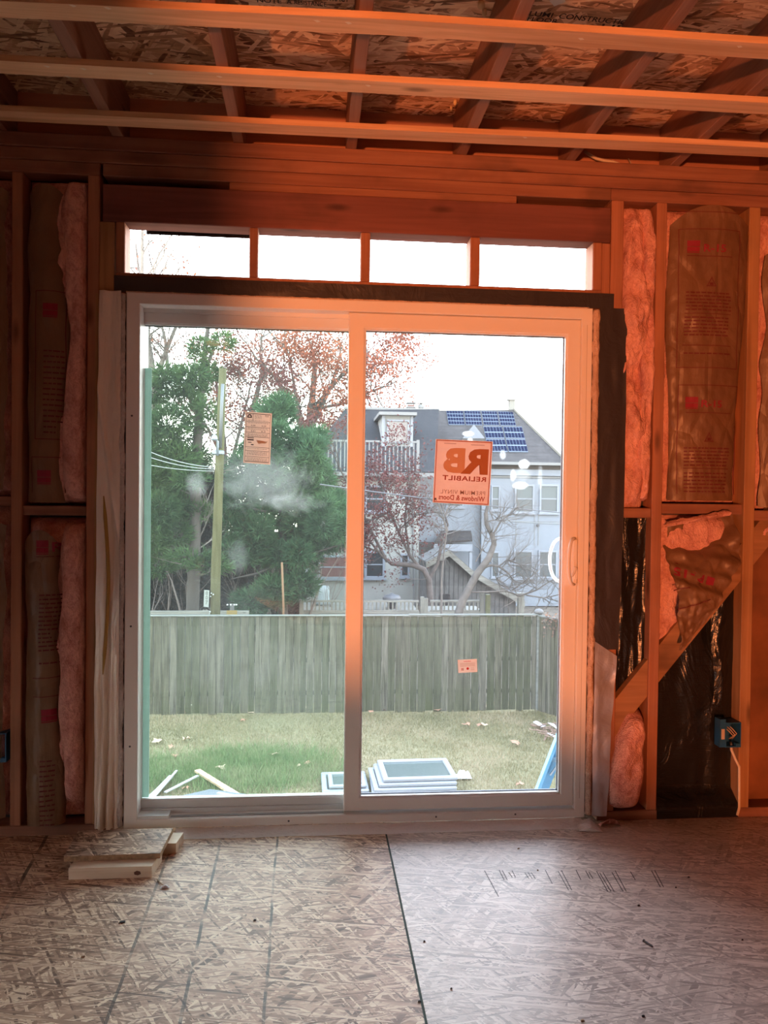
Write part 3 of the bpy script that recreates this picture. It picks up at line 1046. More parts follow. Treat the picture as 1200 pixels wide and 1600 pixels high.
# ================================================================ insulation
def pillow(mb, outline, y_front, bulge, y_back, amp=0.02, seed=0.0, nu=14, nv=40, freq=9.0, vfreq=None):
    """soft lumpy batt: outline(v) gives x0, x1, z at height fraction v"""
    vf = vfreq or freq

    def fn(u, v):
        x0, x1, z = outline(v)
        x = x0 + (x1 - x0) * u
        e = (max(0.0, math.sin(PI * u)) ** 0.45) * (max(0.0, math.sin(PI * min(max(v, 0.0), 1.0))) ** 0.25)
        d = bulge * e + amp * e * (fbm(x * freq + seed, z * vf, seed, 4) + 0.6 * n3(x * freq * 0.4, z * 3 + seed))
        # deep folds
        return (x, y_back + (y_front - y_back) * min(1.0, e * 1.5) - d, z)
    mb.grid(fn, nu, nv)
    return fn


def kraft_sheet(mb, x0f, x1f, z0, z1, top_arch=0.0, y0=0.0, bulge=0.02, amp=0.009, seed=0.0, nu=44, nv=150):
    def dep(x, z):
        v = (z - z0) / (z1 - z0)
        u = (x - x0f(v)) / max(1e-6, x1f(v) - x0f(v))
        u = min(max(u, 0), 1)
        e = math.sin(PI * u) ** 0.5
        fold = amp * (fbm(x * 11 + seed, z * 7, seed) + 0.8 * abs(n3(x * 17 + z * 9 + seed, z * 15 - x * 6, seed + 3)))
        return y0 + 0.02 * (1 - e) - bulge * e - fold

    def fn(u, v):
        zt = z1 - top_arch * (abs(2 * u - 1) ** 2.2)
        z = z0 + (zt - z0) * v
        x = x0f(v) + (x1f(v) - x0f(v)) * u
        return (x, dep(x, z), z)
    mb.grid(fn, nu, nv)
    return dep


def print_panel(t, dep, box, logo, rtext, under, tri, blocks, lines=(), lift=0.0030, text='R-15', seed=2):
    """the maker's red print on kraft facing; every rectangle in real x, z"""
    rg = random.Random(seed)

    def q(mb, x0, x1, z0, z1, nx=6):
        for i in range(nx):
            a, b = x0 + (x1 - x0) * i / nx, x0 + (x1 - x0) * (i + 1) / nx
            mb.add([(a, dep(a, z0) - lift, z0), (b, dep(b, z0) - lift, z0), (b, dep(b, z1) - lift, z1), (a, dep(a, z1) - lift, z1)], [(0, 1, 2, 3)])

    def qv(mb, x0, x1, z0, z1, nz=14):
        for i in range(nz):
            a, b = z0 + (z1 - z0) * i / nz, z0 + (z1 - z0) * (i + 1) / nz
            mb.add([(x0, dep(x0, a) - lift, a), (x1, dep(x1, a) - lift, a), (x1, dep(x1, b) - lift, b), (x0, dep(x0, b) - lift, b)], [(0, 1, 2, 3)])
    ln = MB()
    if box:
        x0, x1, z0, z1, bot = box
        q(ln, x0, x1, z1 - 0.003, z1, 10)
        qv(ln, x0, x0 + 0.003, z0, z1)
        qv(ln, x1 - 0.003, x1, z0, z1)
        if bot:
            q(ln, x0, x1, z0, z0 + 0.003, 10)
    if under:
        q(ln, under[0], under[1], under[2], under[2] + 0.003)
    for l in lines:
        q(ln, l[0], l[1], l[2], l[2] + 0.003)
    if tri:
        cx, cz, r = tri
        P = [(cx - r, cz - r * 0.8), (cx + r, cz - r * 0.8), (cx, cz + r)]
        for i in range(3):
            (ax, az), (bx, bz) = P[i], P[(i + 1) % 3]
            dx, dz = bx - ax, bz - az
            L = math.hypot(dx, dz)
            nx_, nz_ = -dz / L * 0.0035, dx / L * 0.0035
            ln.add([(ax, dep(ax, az) - lift, az), (bx, dep(bx, bz) - lift, bz), (bx + nx_, dep(bx, bz) - lift, bz + nz_), (ax + nx_, dep(ax, az) - lift, az + nz_)], [(0, 1, 2, 3)])
        q(ln, cx - r * 0.35, cx + r * 0.35, cz - r * 0.55, cz - r * 0.05, 2)
    for (x0, x1, z0, z1, n) in blocks:
        for k in range(n):
            z = z1 - (z1 - z0) * (k + 0.5) / n
            x = x0
            while x < x1 - 0.006:
                w = min(rg.uniform(0.008, 0.03), x1 - x)
                q(ln, x, x + w, z - 0.0028, z + 0.0028, 1)
                x += w + 0.004
    if ln.v:
        ln.build('printed_line', M_PRINT, t, kind='stuff')
    br = MB()
    if logo:
        x0, x1, z0, z1 = logo
        h = z1 - z0
        q(br, x0, x1, z0 + h * 0.52, z1, 3)
        q(br, x0, x1, z0 + h * 0.12, z0 + h * 0.48, 3)
        q(br, x0, x1, z0, z0 + h * 0.08, 3)
        br.build('printed_emblem', M_PRINT_B, t, kind='stuff')
    if rtext:
        x0, x1, z0, z1 = rtext
        br = MB()
        fit_text(br, text, lambda u, v: (x0 + (x1 - x0) * u, dep(x0 + (x1 - x0) * u, z0 + (z1 - z0) * v) - lift, z0 + (z1 - z0) * v), 0.02)
        br.build('printed_lettering', M_PRINT_B, t, kind='stuff')


def X(px, y=400):
    return wp(px, y, -0.012).x


def Zp(py, px=1100):
    return wp(px, py, -0.012).z


def lerp(a, b, t_):
    return a + (b - a) * t_


# --- right bay, upper kraft batt
t = thing('insulation_batt', 'tall brown kraft-faced insulation batt right of the door, printed twice with R-15', 'insulation', (1.385, 0.04, 1.30))
mb = MB()
pillow(mb, lambda v: (1.212, 1.557, 1.295 + 1.205 * v), 0.032, 0.008, 0.085, 0.02, 3.3, 18, 60)
mb.build('fibre_filling', M_PINK, t, smooth=True)
mb = MB()
x0f = lambda v: 1.222 + 0.010 * math.sin(v * 7) + 0.012 * (1 - v)
x1f = lambda v: 1.550 - 0.035 * (1 - v) ** 2 - 0.012 * math.sin(v * 5)
dep = kraft_sheet(mb, x0f, x1f, 1.305, 2.492, 0.075, -0.004, 0.020, 0.007, 1.7)
mb.build('kraft_facing', M_KRAFT, t, smooth=True)
print_panel(t, dep, (X(1060), X(1155), Zp(576), Zp(359), True), (X(1072), X(1091), Zp(397), Zp(378)), (X(1097), X(1131), Zp(395), Zp(383)), (X(1072), X(1142), Zp(402)),
            (X(1110), Zp(442), 0.021), [(X(1071), X(1142), Zp(488), Zp(456), 6), (X(1070), X(1138), Zp(527), Zp(495), 6), (X(1070), X(1142), Zp(557), Zp(549), 1)], [(X(1070), X(1142), Zp(492)), (X(1068), X(1143), Zp(541))], seed=3)
print_panel(t, dep, (X(1058, 700), X(1153, 700), Zp(772), Zp(602), False), (X(1070, 640), X(1088, 640), Zp(640), Zp(621)), (X(1093, 630), X(1126, 630), Zp(637), Zp(626)), (X(1070, 640), X(1142, 640), Zp(646)),
            (X(1105, 680), Zp(684), 0.021), [(X(1068, 700), X(1138, 700), Zp(730), Zp(698), 6), (X(1067, 740), X(1134, 740), Zp(771), Zp(737), 6)], [(X(1067, 700), X(1138, 700), Zp(733))], seed=4)
mb = MB()
a_ = lambda x, z: (x, dep(x, z) - 0.0016, z)
zt = Zp(333)
for i in range(8):
    xa, xb = lerp(X(1058), X(1150), i / 8), lerp(X(1058), X(1150), (i + 1) / 8)
    mb.add([a_(xa, zt), a_(xb, zt), a_(xb, zt + 0.003), a_(xa, zt + 0.003)], [(0, 1, 2, 3)])
mb.build('printed_line', M_PRINT, t, kind='stuff')

# --- narrow bay between door and first stud: bare pink batt
t = thing('insulation_batt', 'narrow bare pink insulation batt between the door studs and the kraft batt, upper', 'insulation', (1.10, 0.04, 1.26))
mb = MB()
pillow(mb, lambda v: (1.012 + 0.016 * n3(v * 9, 2.2) + 0.016 * v, 1.166 - 0.03 * max(0, n3(v * 7, 9.1)) - 0.012, 1.262 + 1.238 * v), 0.006, 0.020, 0.085, 0.045, 7.7, 24, 130, 12, 7)
mb.build('fibre_filling', M_PINK, t, smooth=True)
mb = MB()
pillow(mb, lambda v: (1.105 + 0.02 * n3(v * 8, 5.2), 1.166 + 0.0 * v, 1.30 + 1.19 * v), -0.006, 0.022, 0.06, 0.034, 17.7, 12, 110, 13, 6)
mb.build('fibre_fold', M_PINK, t, smooth=True)

t = thing('insulation_batt', 'short pink insulation tuft on the floor under the diagonal brace beside the door', 'insulation', (1.09, 0.04, 0.04))
mb = MB()


def low_out(v):
    z = 0.042 + 0.40 * v
    return (0.985 + 0.09 * v * v + 0.012 * n3(v * 5, 3.3), 1.160 - 0.02 * abs(n3(v * 4, 8.8)), z)


pillow(mb, low_out, -0.012, 0.035, 0.085, 0.03, 21.7, 16, 50, 11, 9)
mb.build('fibre_filling', M_PINK, t, smooth=True)
m_ = MB()
m_.grid(lambda u, v: (0.955 + 0.085 * u, -0.03 - 0.028 * math.sin(PI * v) + 0.01 * fbm(u * 5, v * 5), 0.001 + 0.032 * math.sin(PI * u) ** 0.6 * math.sin(PI * v) ** 0.6), 14, 10)
o_ = m_.build('insulation_scrap', M_PINK, None, smooth=True)
tag(o_, 'small pink scrap of insulation on the floor at the door corner', 'insulation')

# --- right bay, lower: crumpled kraft batt above the brace
t = thing('insulation_batt', 'crumpled kraft batt sagging above the diagonal brace with upside-down print', 'insulation', (1.38, 0.04, 0.9))
mb = MB()


def tri_out(v):
    # from the tip at the brace up to the fire block
    z = 0.70 + 0.545 * v
    x1 = min(1.545, 1.225 + (z - 0.665) / 1.218 + 0.015)
    return (1.214, max(x1, 1.235), z)


pillow(mb, tri_out, 0.035, 0.006, 0.085, 0.02, 31.1, 18, 40, 9, 9)
mb.build('fibre_filling', M_PINK, t, smooth=True)
mb = MB()
cr = [(0.0, 1.0)]


def dep2(x, z):
    w = 0.0
    # big creases running across the sheet
    for (cx, cz, ang, am, wd) in [(1.40, 1.075, -0.20, 0.022, 0.018), (1.36, 0.945, -0.42, 0.016, 0.012), (1.34, 1.01, 0.75, 0.014, 0.02), (1.46, 1.12, 0.5, 0.016, 0.03), (1.44, 0.99, -0.3, 0.012, 0.012)]:
        d = (z - cz) * math.cos(ang) - (x - cx) * math.sin(ang)
        w += am * (1 / (1 + math.exp(-d / wd * 3)) - 0.5)
    return -0.032 + w * 2.0 + 0.016 * fbm(x * 13, z * 13, 5.5) - 0.012 * abs(n3(x * 22 + z * 8, z * 20 - x * 9, 2.2))


def crum(u, v):
    z = 0.715 + 0.505 * v
    xl = 1.236 + 0.02 * n3(v * 6, 1.1) + (0.02 if v > 0.8 else 0)
    xr = min(1.535, 1.235 + (z - 0.665) / 1.218 - 0.02 + 0.01 * n3(v * 12, 4))
    x = xl + (max(xr, xl + 0.01) - xl) * u
    return (x, dep2(x, z), z + 0.03 * u * v)


mb.grid(crum, 44, 80)
mb.build('kraft_facing', M_KRAFT, t, smooth=True)
mb = MB()


def slant(px0, py0, px1, py1, w=0.004, n=8):
    a, b = wp(px0, py0, -0.03), wp(px1, py1, -0.03)
    for i in range(n):
        p, q = a.lerp(b, i / n), a.lerp(b, (i + 1) / n)
        mb.add([(p.x, dep2(p.x, p.z) - 0.004, p.z), (q.x, dep2(q.x, q.z) - 0.004, q.z), (q.x, dep2(q.x, q.z + w) - 0.004, q.z + w), (p.x, dep2(p.x, p.z + w) - 0.004, p.z + w)], [(0, 1, 2, 3)])


for l in [(1042, 921, 1085, 910), (1044, 948, 1092, 933), (1060, 881, 1105, 898), (1082, 815, 1132, 818), (1090, 822, 1133, 826), (1086, 830, 1133, 836), (1092, 840, 1130, 845), (1095, 849, 1126, 854)]:
    slant(*l)
mb.build('printed_line', M_PRINT, t, kind='stuff')
mb = MB()
pa, pb = wp(1052, 891, -0.03), wp(1090, 903, -0.03)
vv = pb - pa
up_ = Vector((-vv.z, 0, vv.x)).normalized() * 0.034
fit_text(mb, 'R-15', lambda u, v: (lambda p: (p.x, dep2(p.x, p.z) - 0.005, p.z))(pb - vv * u + up_ * (0.5 - v)), 0.03)
pe = pb + vv * 0.10
mb.add([(lambda p: (p.x, dep2(p.x, p.z) - 0.005, p.z))(pe + vv * a + up_ * b) for a, b in ((0, -0.5), (0.3, -0.5), (0.3, 0.5), (0, 0.5))], [(0, 1, 2, 3)])
mb.build('printed_lettering', M_PRINT_B, t, kind='stuff')
mb = MB()
mb.grid(lambda u, v: (1.215 + 0.27 * u, -0.018 - 0.02 * math.sin(PI * v) - 0.012 * fbm(u * 6, v * 4, 2), 1.195 + 0.05 * u + 0.034 * v * (0.6 + 0.5 * abs(n3(u * 6, 3.1)))), 22, 8)
mb.build('fibre_fold', M_PINK, t, smooth=True)

# --- last bay at the right edge of the view
t = thing('insulation_batt', 'kraft batt with pink edge in the last bay right of the second stud', 'insulation', (1.79, 0.04, 1.27))
mb = MB()
pillow(mb, lambda v: (1.608, 1.968, 1.27 + 1.23 * v), 0.026, 0.012, 0.085, 0.02, 41.3, 14, 60)
mb.build('fibre_filling', M_PINK, t, smooth=True)
mb = MB()
kraft_sheet(mb, lambda v: 1.632 + 0.02 * n3(v * 6, 7.7) - 0.01 * (1 - v), lambda v: 1.955, 1.28, 2.36, 0.05, -0.006, 0.02, 0.007, 5.1, 14, 50)
mb.build('kraft_facing', M_KRAFT, t, smooth=True)
t = thing('insulation_batt', 'pink insulation tuft under the block at the right edge', 'insulation', (1.7, 0.05, 1.1))
mb = MB()
pillow(mb, lambda v: (1.612, 1.80, 1.145 + 0.075 * v), 0.03, 0.02, 0.085, 0.02, 51.3, 12, 10, 20, 20)
mb.build('fibre_filling', M_PINK, t, smooth=True)

# --- left bays
t = thing('insulation_batt', 'dark kraft batt with loose pink edge left of the door, above the fire block', 'insulation', (-1.17, 0.04, 1.26))
mb = MB()
pillow(mb, lambda v: (-1.288, -1.057, 1.258 + 1.24 * v), 0.012, 0.016, 0.085, 0.02, 61.3, 14, 60)
mb.build('fibre_filling', M_PINK, t, smooth=True)
mb = MB()
pillow(mb, lambda v: (-1.135 + 0.028 * n3(v * 5, 6.1) - 0.01 * math.sin(v * 9), -1.058, 1.27 + 1.22 * v), -0.015, 0.02, 0.05, 0.015, 71.3, 8, 70, 12, 6)
mb.build('fibre_fold', M_PINK, t, smooth=True)
mb = MB()
dl = kraft_sheet(mb, lambda v: -1.272 + 0.02 * n3(v * 5, 2.7), lambda v: -1.128 + 0.028 * n3(v * 5, 6.1) - 0.014 * math.sin(v * 9), 1.268, 2.45, 0.04, -0.010, 0.022, 0.007, 6.1, 16, 60)
mb.build('kraft_facing', M_KRAFT, t, smooth=True)
XX = lambda px, py: wp(px, py, -0.02).x
ZZ = lambda py: wp(80, py, -0.02).z
print_panel(t, dl, (XX(56, 600), XX(103, 600), ZZ(687), ZZ(455), True), (XX(69, 485), XX(91, 485), ZZ(497), ZZ(475)), None, None, None, [(XX(70, 560), XX(101, 560), ZZ(680), ZZ(545), 16)], seed=7)
print_panel(t, dl, (XX(50, 740), XX(100, 740), ZZ(770), ZZ(714), False), (XX(60, 745), XX(81, 745), ZZ(757), ZZ(735)), None, None, None, [], seed=8)

t = thing('insulation_batt', 'dark kraft batt with torn pink top, left of the door below the fire block', 'insulation', (-1.17, 0.04, 0.04))
mb = MB()
pillow(mb, lambda v: (-1.288, -1.057, 0.045 + 1.165 * v), 0.012, 0.016, 0.085, 0.024, 81.3, 14, 60)
mb.build('fibre_filling', M_PINK, t, smooth=True)
mb = MB()
pillow(mb, lambda v: (-1.145 + 0.03 * n3(v * 4.5, 3.1) + 0.02 * (0.5 - v), -1.058, 0.12 + 1.075 * v), -0.02, 0.03, 0.05, 0.018, 91.3, 8, 70, 12, 6)
mb.build('fibre_fold', M_PINK, t, smooth=True)
mb = MB()
dl2 = kraft_sheet(mb, lambda v: -1.278 + 0.025 * n3(v * 4, 5.7), lambda v: -1.14 + 0.03 * n3(v * 4.5, 3.1) + 0.035 * (0.5 - v), 0.05, 1.165, 0.06, -0.012, 0.028, 0.010, 9.1, 18, 70)
mb.build('kraft_facing', M_KRAFT, t, smooth=True)
print_panel(t, dl2, None, (XX(60, 855), XX(78, 855), ZZ(866), ZZ(844)), (XX(83, 855), XX(97, 855), ZZ(862), ZZ(847)), (XX(60, 870), XX(104, 870), ZZ(870)), (XX(101, 915), ZZ(914), 0.012), [(XX(64, 970), XX(103, 970), ZZ(1018), ZZ(926), 14), (XX(64, 1035), XX(104, 1035), ZZ(1039), ZZ(1031), 1)],
            [(XX(54, 1057), XX(104, 1057), ZZ(1058)), (XX(55, 1085), XX(100, 1085), ZZ(1087))], text='R', seed=9)
print_panel(t, dl2, None, (XX(68, 1115), XX(89, 1115), ZZ(1127), ZZ(1106)), None, None, None, [(XX(65, 1230), XX(87, 1230), ZZ(1290), ZZ(1183), 14)], seed=10)
for (z0, z1, sd, lb) in ((1.292, 2.5, 101.3, 'dark kraft batt at the left edge, upper bay'), (0.05, 1.25, 111.3, 'dark kraft batt at the left edge, lower bay')):
    t = thing('insulation_batt', lb, 'insulation', (-1.54, 0.04, z0))
    mb = MB()
    pillow(mb, lambda v: (-1.758, -1.332, z0 + (z1 - z0) * v), 0.006, 0.016, 0.085, 0.02, sd, 16, 50)
    mb.build('fibre_filling', M_PINK, t, smooth=True)
    mb = MB()
    kraft_sheet(mb, lambda v: -1.74, lambda v: -1.352 + 0.018 * n3(v * 6, sd), z0 + 0.02, z1 - 0.02, 0.05, -0.008, 0.02, 0.007, sd, 16, 50)
    mb.build('kraft_facing', M_KRAFT, t, smooth=True)

# --- black plastic in the open bays at the lower right
for (x0, x1, z0, z1, y, lb, sd) in ((1.031, 1.1675, 0.5, 1.231, 0.05, 'black plastic sheet in the narrow bay beside the door, above the brace', 2.1), (1.211, 1.5585, 0.004, 1.02, 0.062, 'wide black plastic sheet under the diagonal brace behind the blue box', 5.3),
                                   ):
    mb = MB()
    mb.grid(lambda u, v: (x0 + (x1 - x0) * u, y - 0.066 * max(0.0, min(1.0, (0.105 - (z0 + (z1 - z0) * v)) / 0.05)) * (z0 < 0.1) + 0.010 * fbm((x0 + (x1 - x0) * u) * 13 + sd, (z0 + (z1 - z0) * v) * 4, sd) * min(1.0, v * 12) + 0.008 * n3(u * 6, v * 3 + sd) * min(1.0, v * 12), z0 + (z1 - z0) * v), 26, 60)
    o_ = mb.build('plastic_sheet', M_POLY, None, smooth=True)
    tag(o_, lb, 'plastic sheet')
mb = MB()
mb.grid(lambda u, v: (1.462 + 0.062 * u + 0.01 * math.sin(v * 9), 0.036 - 0.012 * abs(n3(u * 3, v * 9, 3)) + 0.02 * abs(u - 0.5), 0.46 + 0.52 * v), 8, 40)
mb.build('plastic_fold', M_POLY, None, smooth=True)
o_ = bpy.data.objects['plastic_fold']
tag(o_, 'gathered fold of black plastic hanging beside the second stud right of the door', 'plastic sheet')

# ================================================================ flashing tape and foam round the door
def wrinkled(x0f, x1f, z0, z1, y, amp, seed, nu, nv, fx=16, fz=5):
    mb = MB()

    def fn(u, v):
        z = z0 + (z1 - z0) * v
        xa, xb = x0f(v), x1f(v)
        x = xa + (xb - xa) * u
        return (x, y - amp * (0.5 + fbm(x * fx + seed, z * fz, seed)) - 0.5 * amp * n3(x * 40, z * 3, seed), z)
    mb.grid(fn, nu, nv)
    return mb


xr_ = lambda z: 1.020 + 0.028 * min(1, z / 1.3) + 0.006 * n3(z * 4, 1.0)
xl_ = lambda z: 0.9335 + 0.003 * n3(z * 5, 4.0)
o_ = wrinkled(lambda v: xl_(0.70 + 1.37 * v), lambda v: xr_(0.70 + 1.37 * v), 0.70, 2.070, -0.0085, 0.003, 3.0, 14, 110).build('flashing_tape', M_FLASH_K, None, smooth=True)
tag(o_, 'dark upper length of flashing tape down the right side of the patio door', 'tape')
mb = MB()
def low_tape(u, v):
    z = 0.028 + (0.735 - 0.06 * u - 0.028) * v
    xa, xb = xl_(z), xr_(z) - 0.010 - 0.018 * (1 - v)
    x = xa + (xb - xa) * u
    return (x, -0.0150 - 0.005 * fbm(x * 10 + 3.7, z * 6, 3.7) - 0.004 * n3(x * 30, z * 3, 3.7) - 0.006 * abs(math.sin(z * 21 + u)) * u, z)
mb.grid(low_tape, 14, 90)
o_ = mb.build('flashing_tape', M_FLASH, None, smooth=True)
tag(o_, 'silver grey lower length of flashing tape on the right side of the patio door', 'tape')
o_ = wrinkled(lambda v: -0.955, lambda v: 0.992, 2.068, 2.128, -0.007, 0.002, 9.0, 150, 6, 5, 20).build('flashing_tape', M_FLASH_K, None, smooth=True)
tag(o_, 'dark flashing tape along the top of the patio door', 'tape')
t = thing('flashing_tape', 'loose tan and silver flashing wrap down the left side of the patio door', 'tape', (-0.97, -0.01, 0.03))
mb = MB()


def left_wrap(u, v):
    z = 0.03 + 2.038 * v
    gather = max(0.0, 1.0 - z / 0.95) ** 1.3                     # folds deepen towards the floor
    xa = -1.020 + 0.014 * v + 0.004 * n3(v * 9, 2) + 0.012 * gather * (0.5 + n3(z * 6, 7))
    x = xa + (-0.925 - xa) * u
    ph = 21 * u + 2.6 * n3(z * 2.3, 1.5) + 1.6 * u * n3(z * 4.0, 8.5)
    y = -0.013 - 0.008 * (0.5 + fbm(x * 20 + 13, z * 3.2, 13.0)) - 0.004 * math.sin(9 * u + 3 * n3(z * 1.5, 4.1))
    y -= 0.046 * gather * math.sin(PI * min(1, u * 1.02)) * (0.5 + 0.5 * math.sin(ph)) + 0.006 * gather * fbm(u * 9, z * 12, 3.0)
    # a pinched fold at two thirds of the height
    y -= 0.012 * math.exp(-((z - 1.52 + 0.6 * (u - 0.3)) / 0.05) ** 2)
    return (x, y, z)


mb.grid(left_wrap, 44, 220)
mb.build('tape_sheet', M_FLASH_L, t, smooth=True)
pts = [(-0.983 + 0.018 * math.sin(i * 0.35), -0.026 - 0.003 * math.sin(i), 0.62 + 0.075 * i) for i in range(10)]
MB().tube(pts, [0.002] + [0.007] * 8 + [0.002], 6).build('tape_stripe', flat('mustard_stripe', (0.42, 0.25, 0.06, 1), 0.5), t, smooth=True)


def foam_rope(x, z0, z1, y, w, seed, n, mat, name, label):
    pts, rad = [], []
    for i in range(n + 1):
        z = z0 + (z1 - z0) * i / n
        pts.append((x + 0.004 * n3(z * 9, seed), y + 0.003 * n3(z * 11, seed + 4), z))
        rad.append(w * (0.8 + 0.45 * abs(n3(z * 17, seed + 9)) + 0.15 * n3(z * 60, seed)))
    o = MB().tube(pts, rad, 8).build(name, mat, None, smooth=True)
    tag(o, label, 'foam')
    return o


foam_rope(0.920, 0.035, 2.06, -0.010, 0.0155, 3.1, 220, M_FOAM, 'foam_seal', 'ragged tan foam seal between right jamb of the patio door and grey tape')
foam_rope(-0.921, 0.035, 2.06, -0.010, 0.012, 8.1, 200, M_FOAM_G, 'foam_seal', 'lumpy grey foam seal along the left jamb of the patio door')
mb = MB()
pts, rad = [], []
for i in range(160):
    x = -0.91 + 1.80 * i / 159
    pts.append((x, -0.006, 2.0675 + 0.001 * n3(x * 20, 1)))
    rad.append(0.0035 + 0.002 * abs(n3(x * 40, 3)))
o_ = mb.tube(pts, rad, 6).build('foam_seal', M_FOAM, None, smooth=True)
tag(o_, 'thin bright foam bead along the head of the patio door', 'foam')
# bare wood edge left of the left wrap
MB().bbox(-1.0235, -1.0125, -0.004, 0.0, 0.04, 2.06, 0.001).build('stud_shim', W_STUD, wall)
# foil tape on the floor along the sill, with its torn flap
mb = MB()
mb.grid(lambda u, v: (-0.71 + 1.60 * u, -0.012 - (0.055 + 0.006 * n3(u * 9, 2) + 0.035 * max(0, u - 0.93) / 0.07 * 0.5) * v, 0.001 + 0.020 * (1 - v) ** 2 + 0.003 * (0.5 + fbm(u * 40, v * 5, 4)) * (1 if 0 < v < 1 else 0.3)), 160, 8)
t = thing('sill_tape', 'crinkled foil tape along the floor under the door sill, torn up at the right end', 'tape', (0.1, -0.04, 0))
mb.build('tape_sheet', M_SILLTAPE, t, smooth=True)
a, b, c_, d_ = fp(905, 1299, 0.002), fp(942, 1300, 0.001), fp(921, 1278, 0.022), fp(900, 1284, 0.016)
mb = MB()
e_ = (a + b) / 2 + Vector((0, -0.004, 0.018))
mb.add([a, b, c_, d_, e_], [(0, 1, 4), (1, 2, 4), (2, 3, 4), (3, 0, 4)])
mb.build('torn_flap', M_SILLTAPE, t)

# ================================================================ electrical
M_BLUE = flat('blue_box_plastic', (0.012, 0.085, 0.21, 1), 0.45)
M_CABLE = flat('white_cable_jacket', (0.66, 0.56, 0.46, 1), 0.5)
M_CU = flat('wire_insulation', (0.55, 0.40, 0.30, 1), 0.5)


def outlet_box(x0, x1, z0, z1, name, label, cable, mirror=1):
    t = thing(name, label, 'electrical box', ((x0 + x1) / 2, 0, z0))
    m_ = MB()
    y0, y1, w = -0.014, 0.055, 0.004
    m_.box(x0, x1, y1 - w, y1, z0, z1)
    m_.box(x0, x0 + w, y0, y1 - w, z0, z1)
    m_.box(x1 - w, x1, y0, y1 - w, z0, z1)
    m_.box(x0 + w, x1 - w, y0, y1 - w, z0, z0 + w)
    m_.box(x0 + w, x1 - w, y0, y1 - w, z1 - w, z1)
    m_.box(x0 + w, x0 + 0.02, y0, y0 + 0.02, z1 - 0.016, z1 - w)
    m_.box(x1 - 0.02, x1 - w, y0, y0 + 0.02, z0 + w, z0 + 0.016)
    m_.build('box_shell', M_BLUE, t)
    if cable:
        m_ = MB()
        for dx, dz in ((0, 0), (0.008, 0.004), (-0.006, -0.006)):
            m_.tube([(x0 + 0.02 + dx, 0.03, z1 - 0.02 + dz), (x0 + 0.03 + dx, 0.0, z1 - 0.035 + dz), (x0 + 0.045 + dx, -0.004, z0 + 0.05 + dz), (x0 + 0.04 + dx, 0.02, z0 + 0.025)], 0.0022, 6)
        m_.build('wire', M_CU, t, smooth=True)
        MB().box(x0 - 0.001, x0 - 0.0002, 0.0, 0.03, z0 + 0.045, z0 + 0.085).build('paper_label', flat('box_label', (0.5, 0.42, 0.36, 1), 0.7), t)
    return t


t = outlet_box(1.492, 1.5585, 0.296, 0.398, 'outlet_box', 'blue outlet box on the second stud right of the door', True)
MB().box(1.4685, 1.4925, -0.0135, 0.03, 0.297, 0.411).build('box_flange', M_BLUE, t)
MB().box(1.474, 1.488, -0.0145, -0.0138, 0.33, 0.372).build('paper_label', flat('box_label_front', (0.5, 0.42, 0.36, 1), 0.7), t)
m_ = MB()
m_.tube([wp(1142, 1160, 0.02), wp(1143, 1172, -0.012), wp(1149, 1186, -0.014), wp(1155, 1198, -0.013), wp(1155, 1215, -0.012), wp(1155, 1240, -0.012), wp(1155, 1262, -0.012), wp(1152, 1274, -0.014)], 0.0055, 8)
o_ = m_.build('electrical_cable', M_CABLE, None, smooth=True)
tag(o_, 'white electrical cable running from the blue outlet box down the stud to the floor', 'cable')
outlet_box(-1.405, -1.3385, 0.288, 0.398, 'outlet_box', 'dark blue outlet box at the left edge beside the stud', False)
m_ = MB()
pts = [wp(914, 237, 0.085), wp(921, 242, 0.07), wp(932, 248, 0.06), wp(944, 251, 0.055), wp(958, 253, 0.055), wp(968, 257, 0.05), (wp(976, 262, 0.03)), wp(979, 268, 0.02)]
m_.tube(pts, 0.0065, 8)
o_ = m_.build('electrical_cable', M_CABLE, None, smooth=True)
tag(o_, 'pale cable looping between the joists above the top plate', 'cable')
# staple and staple wires
m_ = MB()
m_.tube([wp(982, 248, 0.08), wp(987, 258, 0.06), wp(990, 263, 0.05)], 0.003, 6)
o_ = m_.build('cable_end', M_CABLE, None, smooth=True)
tag(o_, 'short cable end sticking up beside the looping cable', 'cable')

# ================================================================ things on the floor
t = MB()
c4 = [fp(100, 1338, 0.058), fp(250, 1333, 0.058), fp(270, 1294, 0.058), fp(122, 1298, 0.058)]
vs = [(p.x, p.y, 0.0395) for p in c4] + [(p.x, p.y, 0.058) for p in c4]
t.hexa(vs)
stp = thing('board_offcut', 'rectangular particle board offcut lying on two short lumber blocks by the door', 'board', (sum(p.x for p in c4) / 4, sum(p.y for p in c4) / 4, 0.0395))
o_ = t.build('panel', OSB_STEP, stp)
m_ = MB()
for i in (0, 1, 3):
    a, b = c4[i], c4[(i + 1) % 4]
    n_ = Vector(((b - a).y, -(b - a).x, 0)).normalized() * 0.0006
    m_.hexa([a + n_ + Vector((0, 0, -0.0178)), b + n_ + Vector((0, 0, -0.0178)), b + Vector((0, 0, -0.0178)), a + Vector((0, 0, -0.0178)), a + n_ + Vector((0, 0, -0.0008)), b + n_ + Vector((0, 0, -0.0008)), b + Vector((0, 0, -0.0008)), a + Vector((0, 0, -0.0008))])
m_.build('cut_edge', M_OSBEDGE, stp)
a, b = fp(107, 1375, 0), fp(237, 1371, 0)
dv = (b - a).normalized()
nv_ = Vector((-dv.y, dv.x, 0))


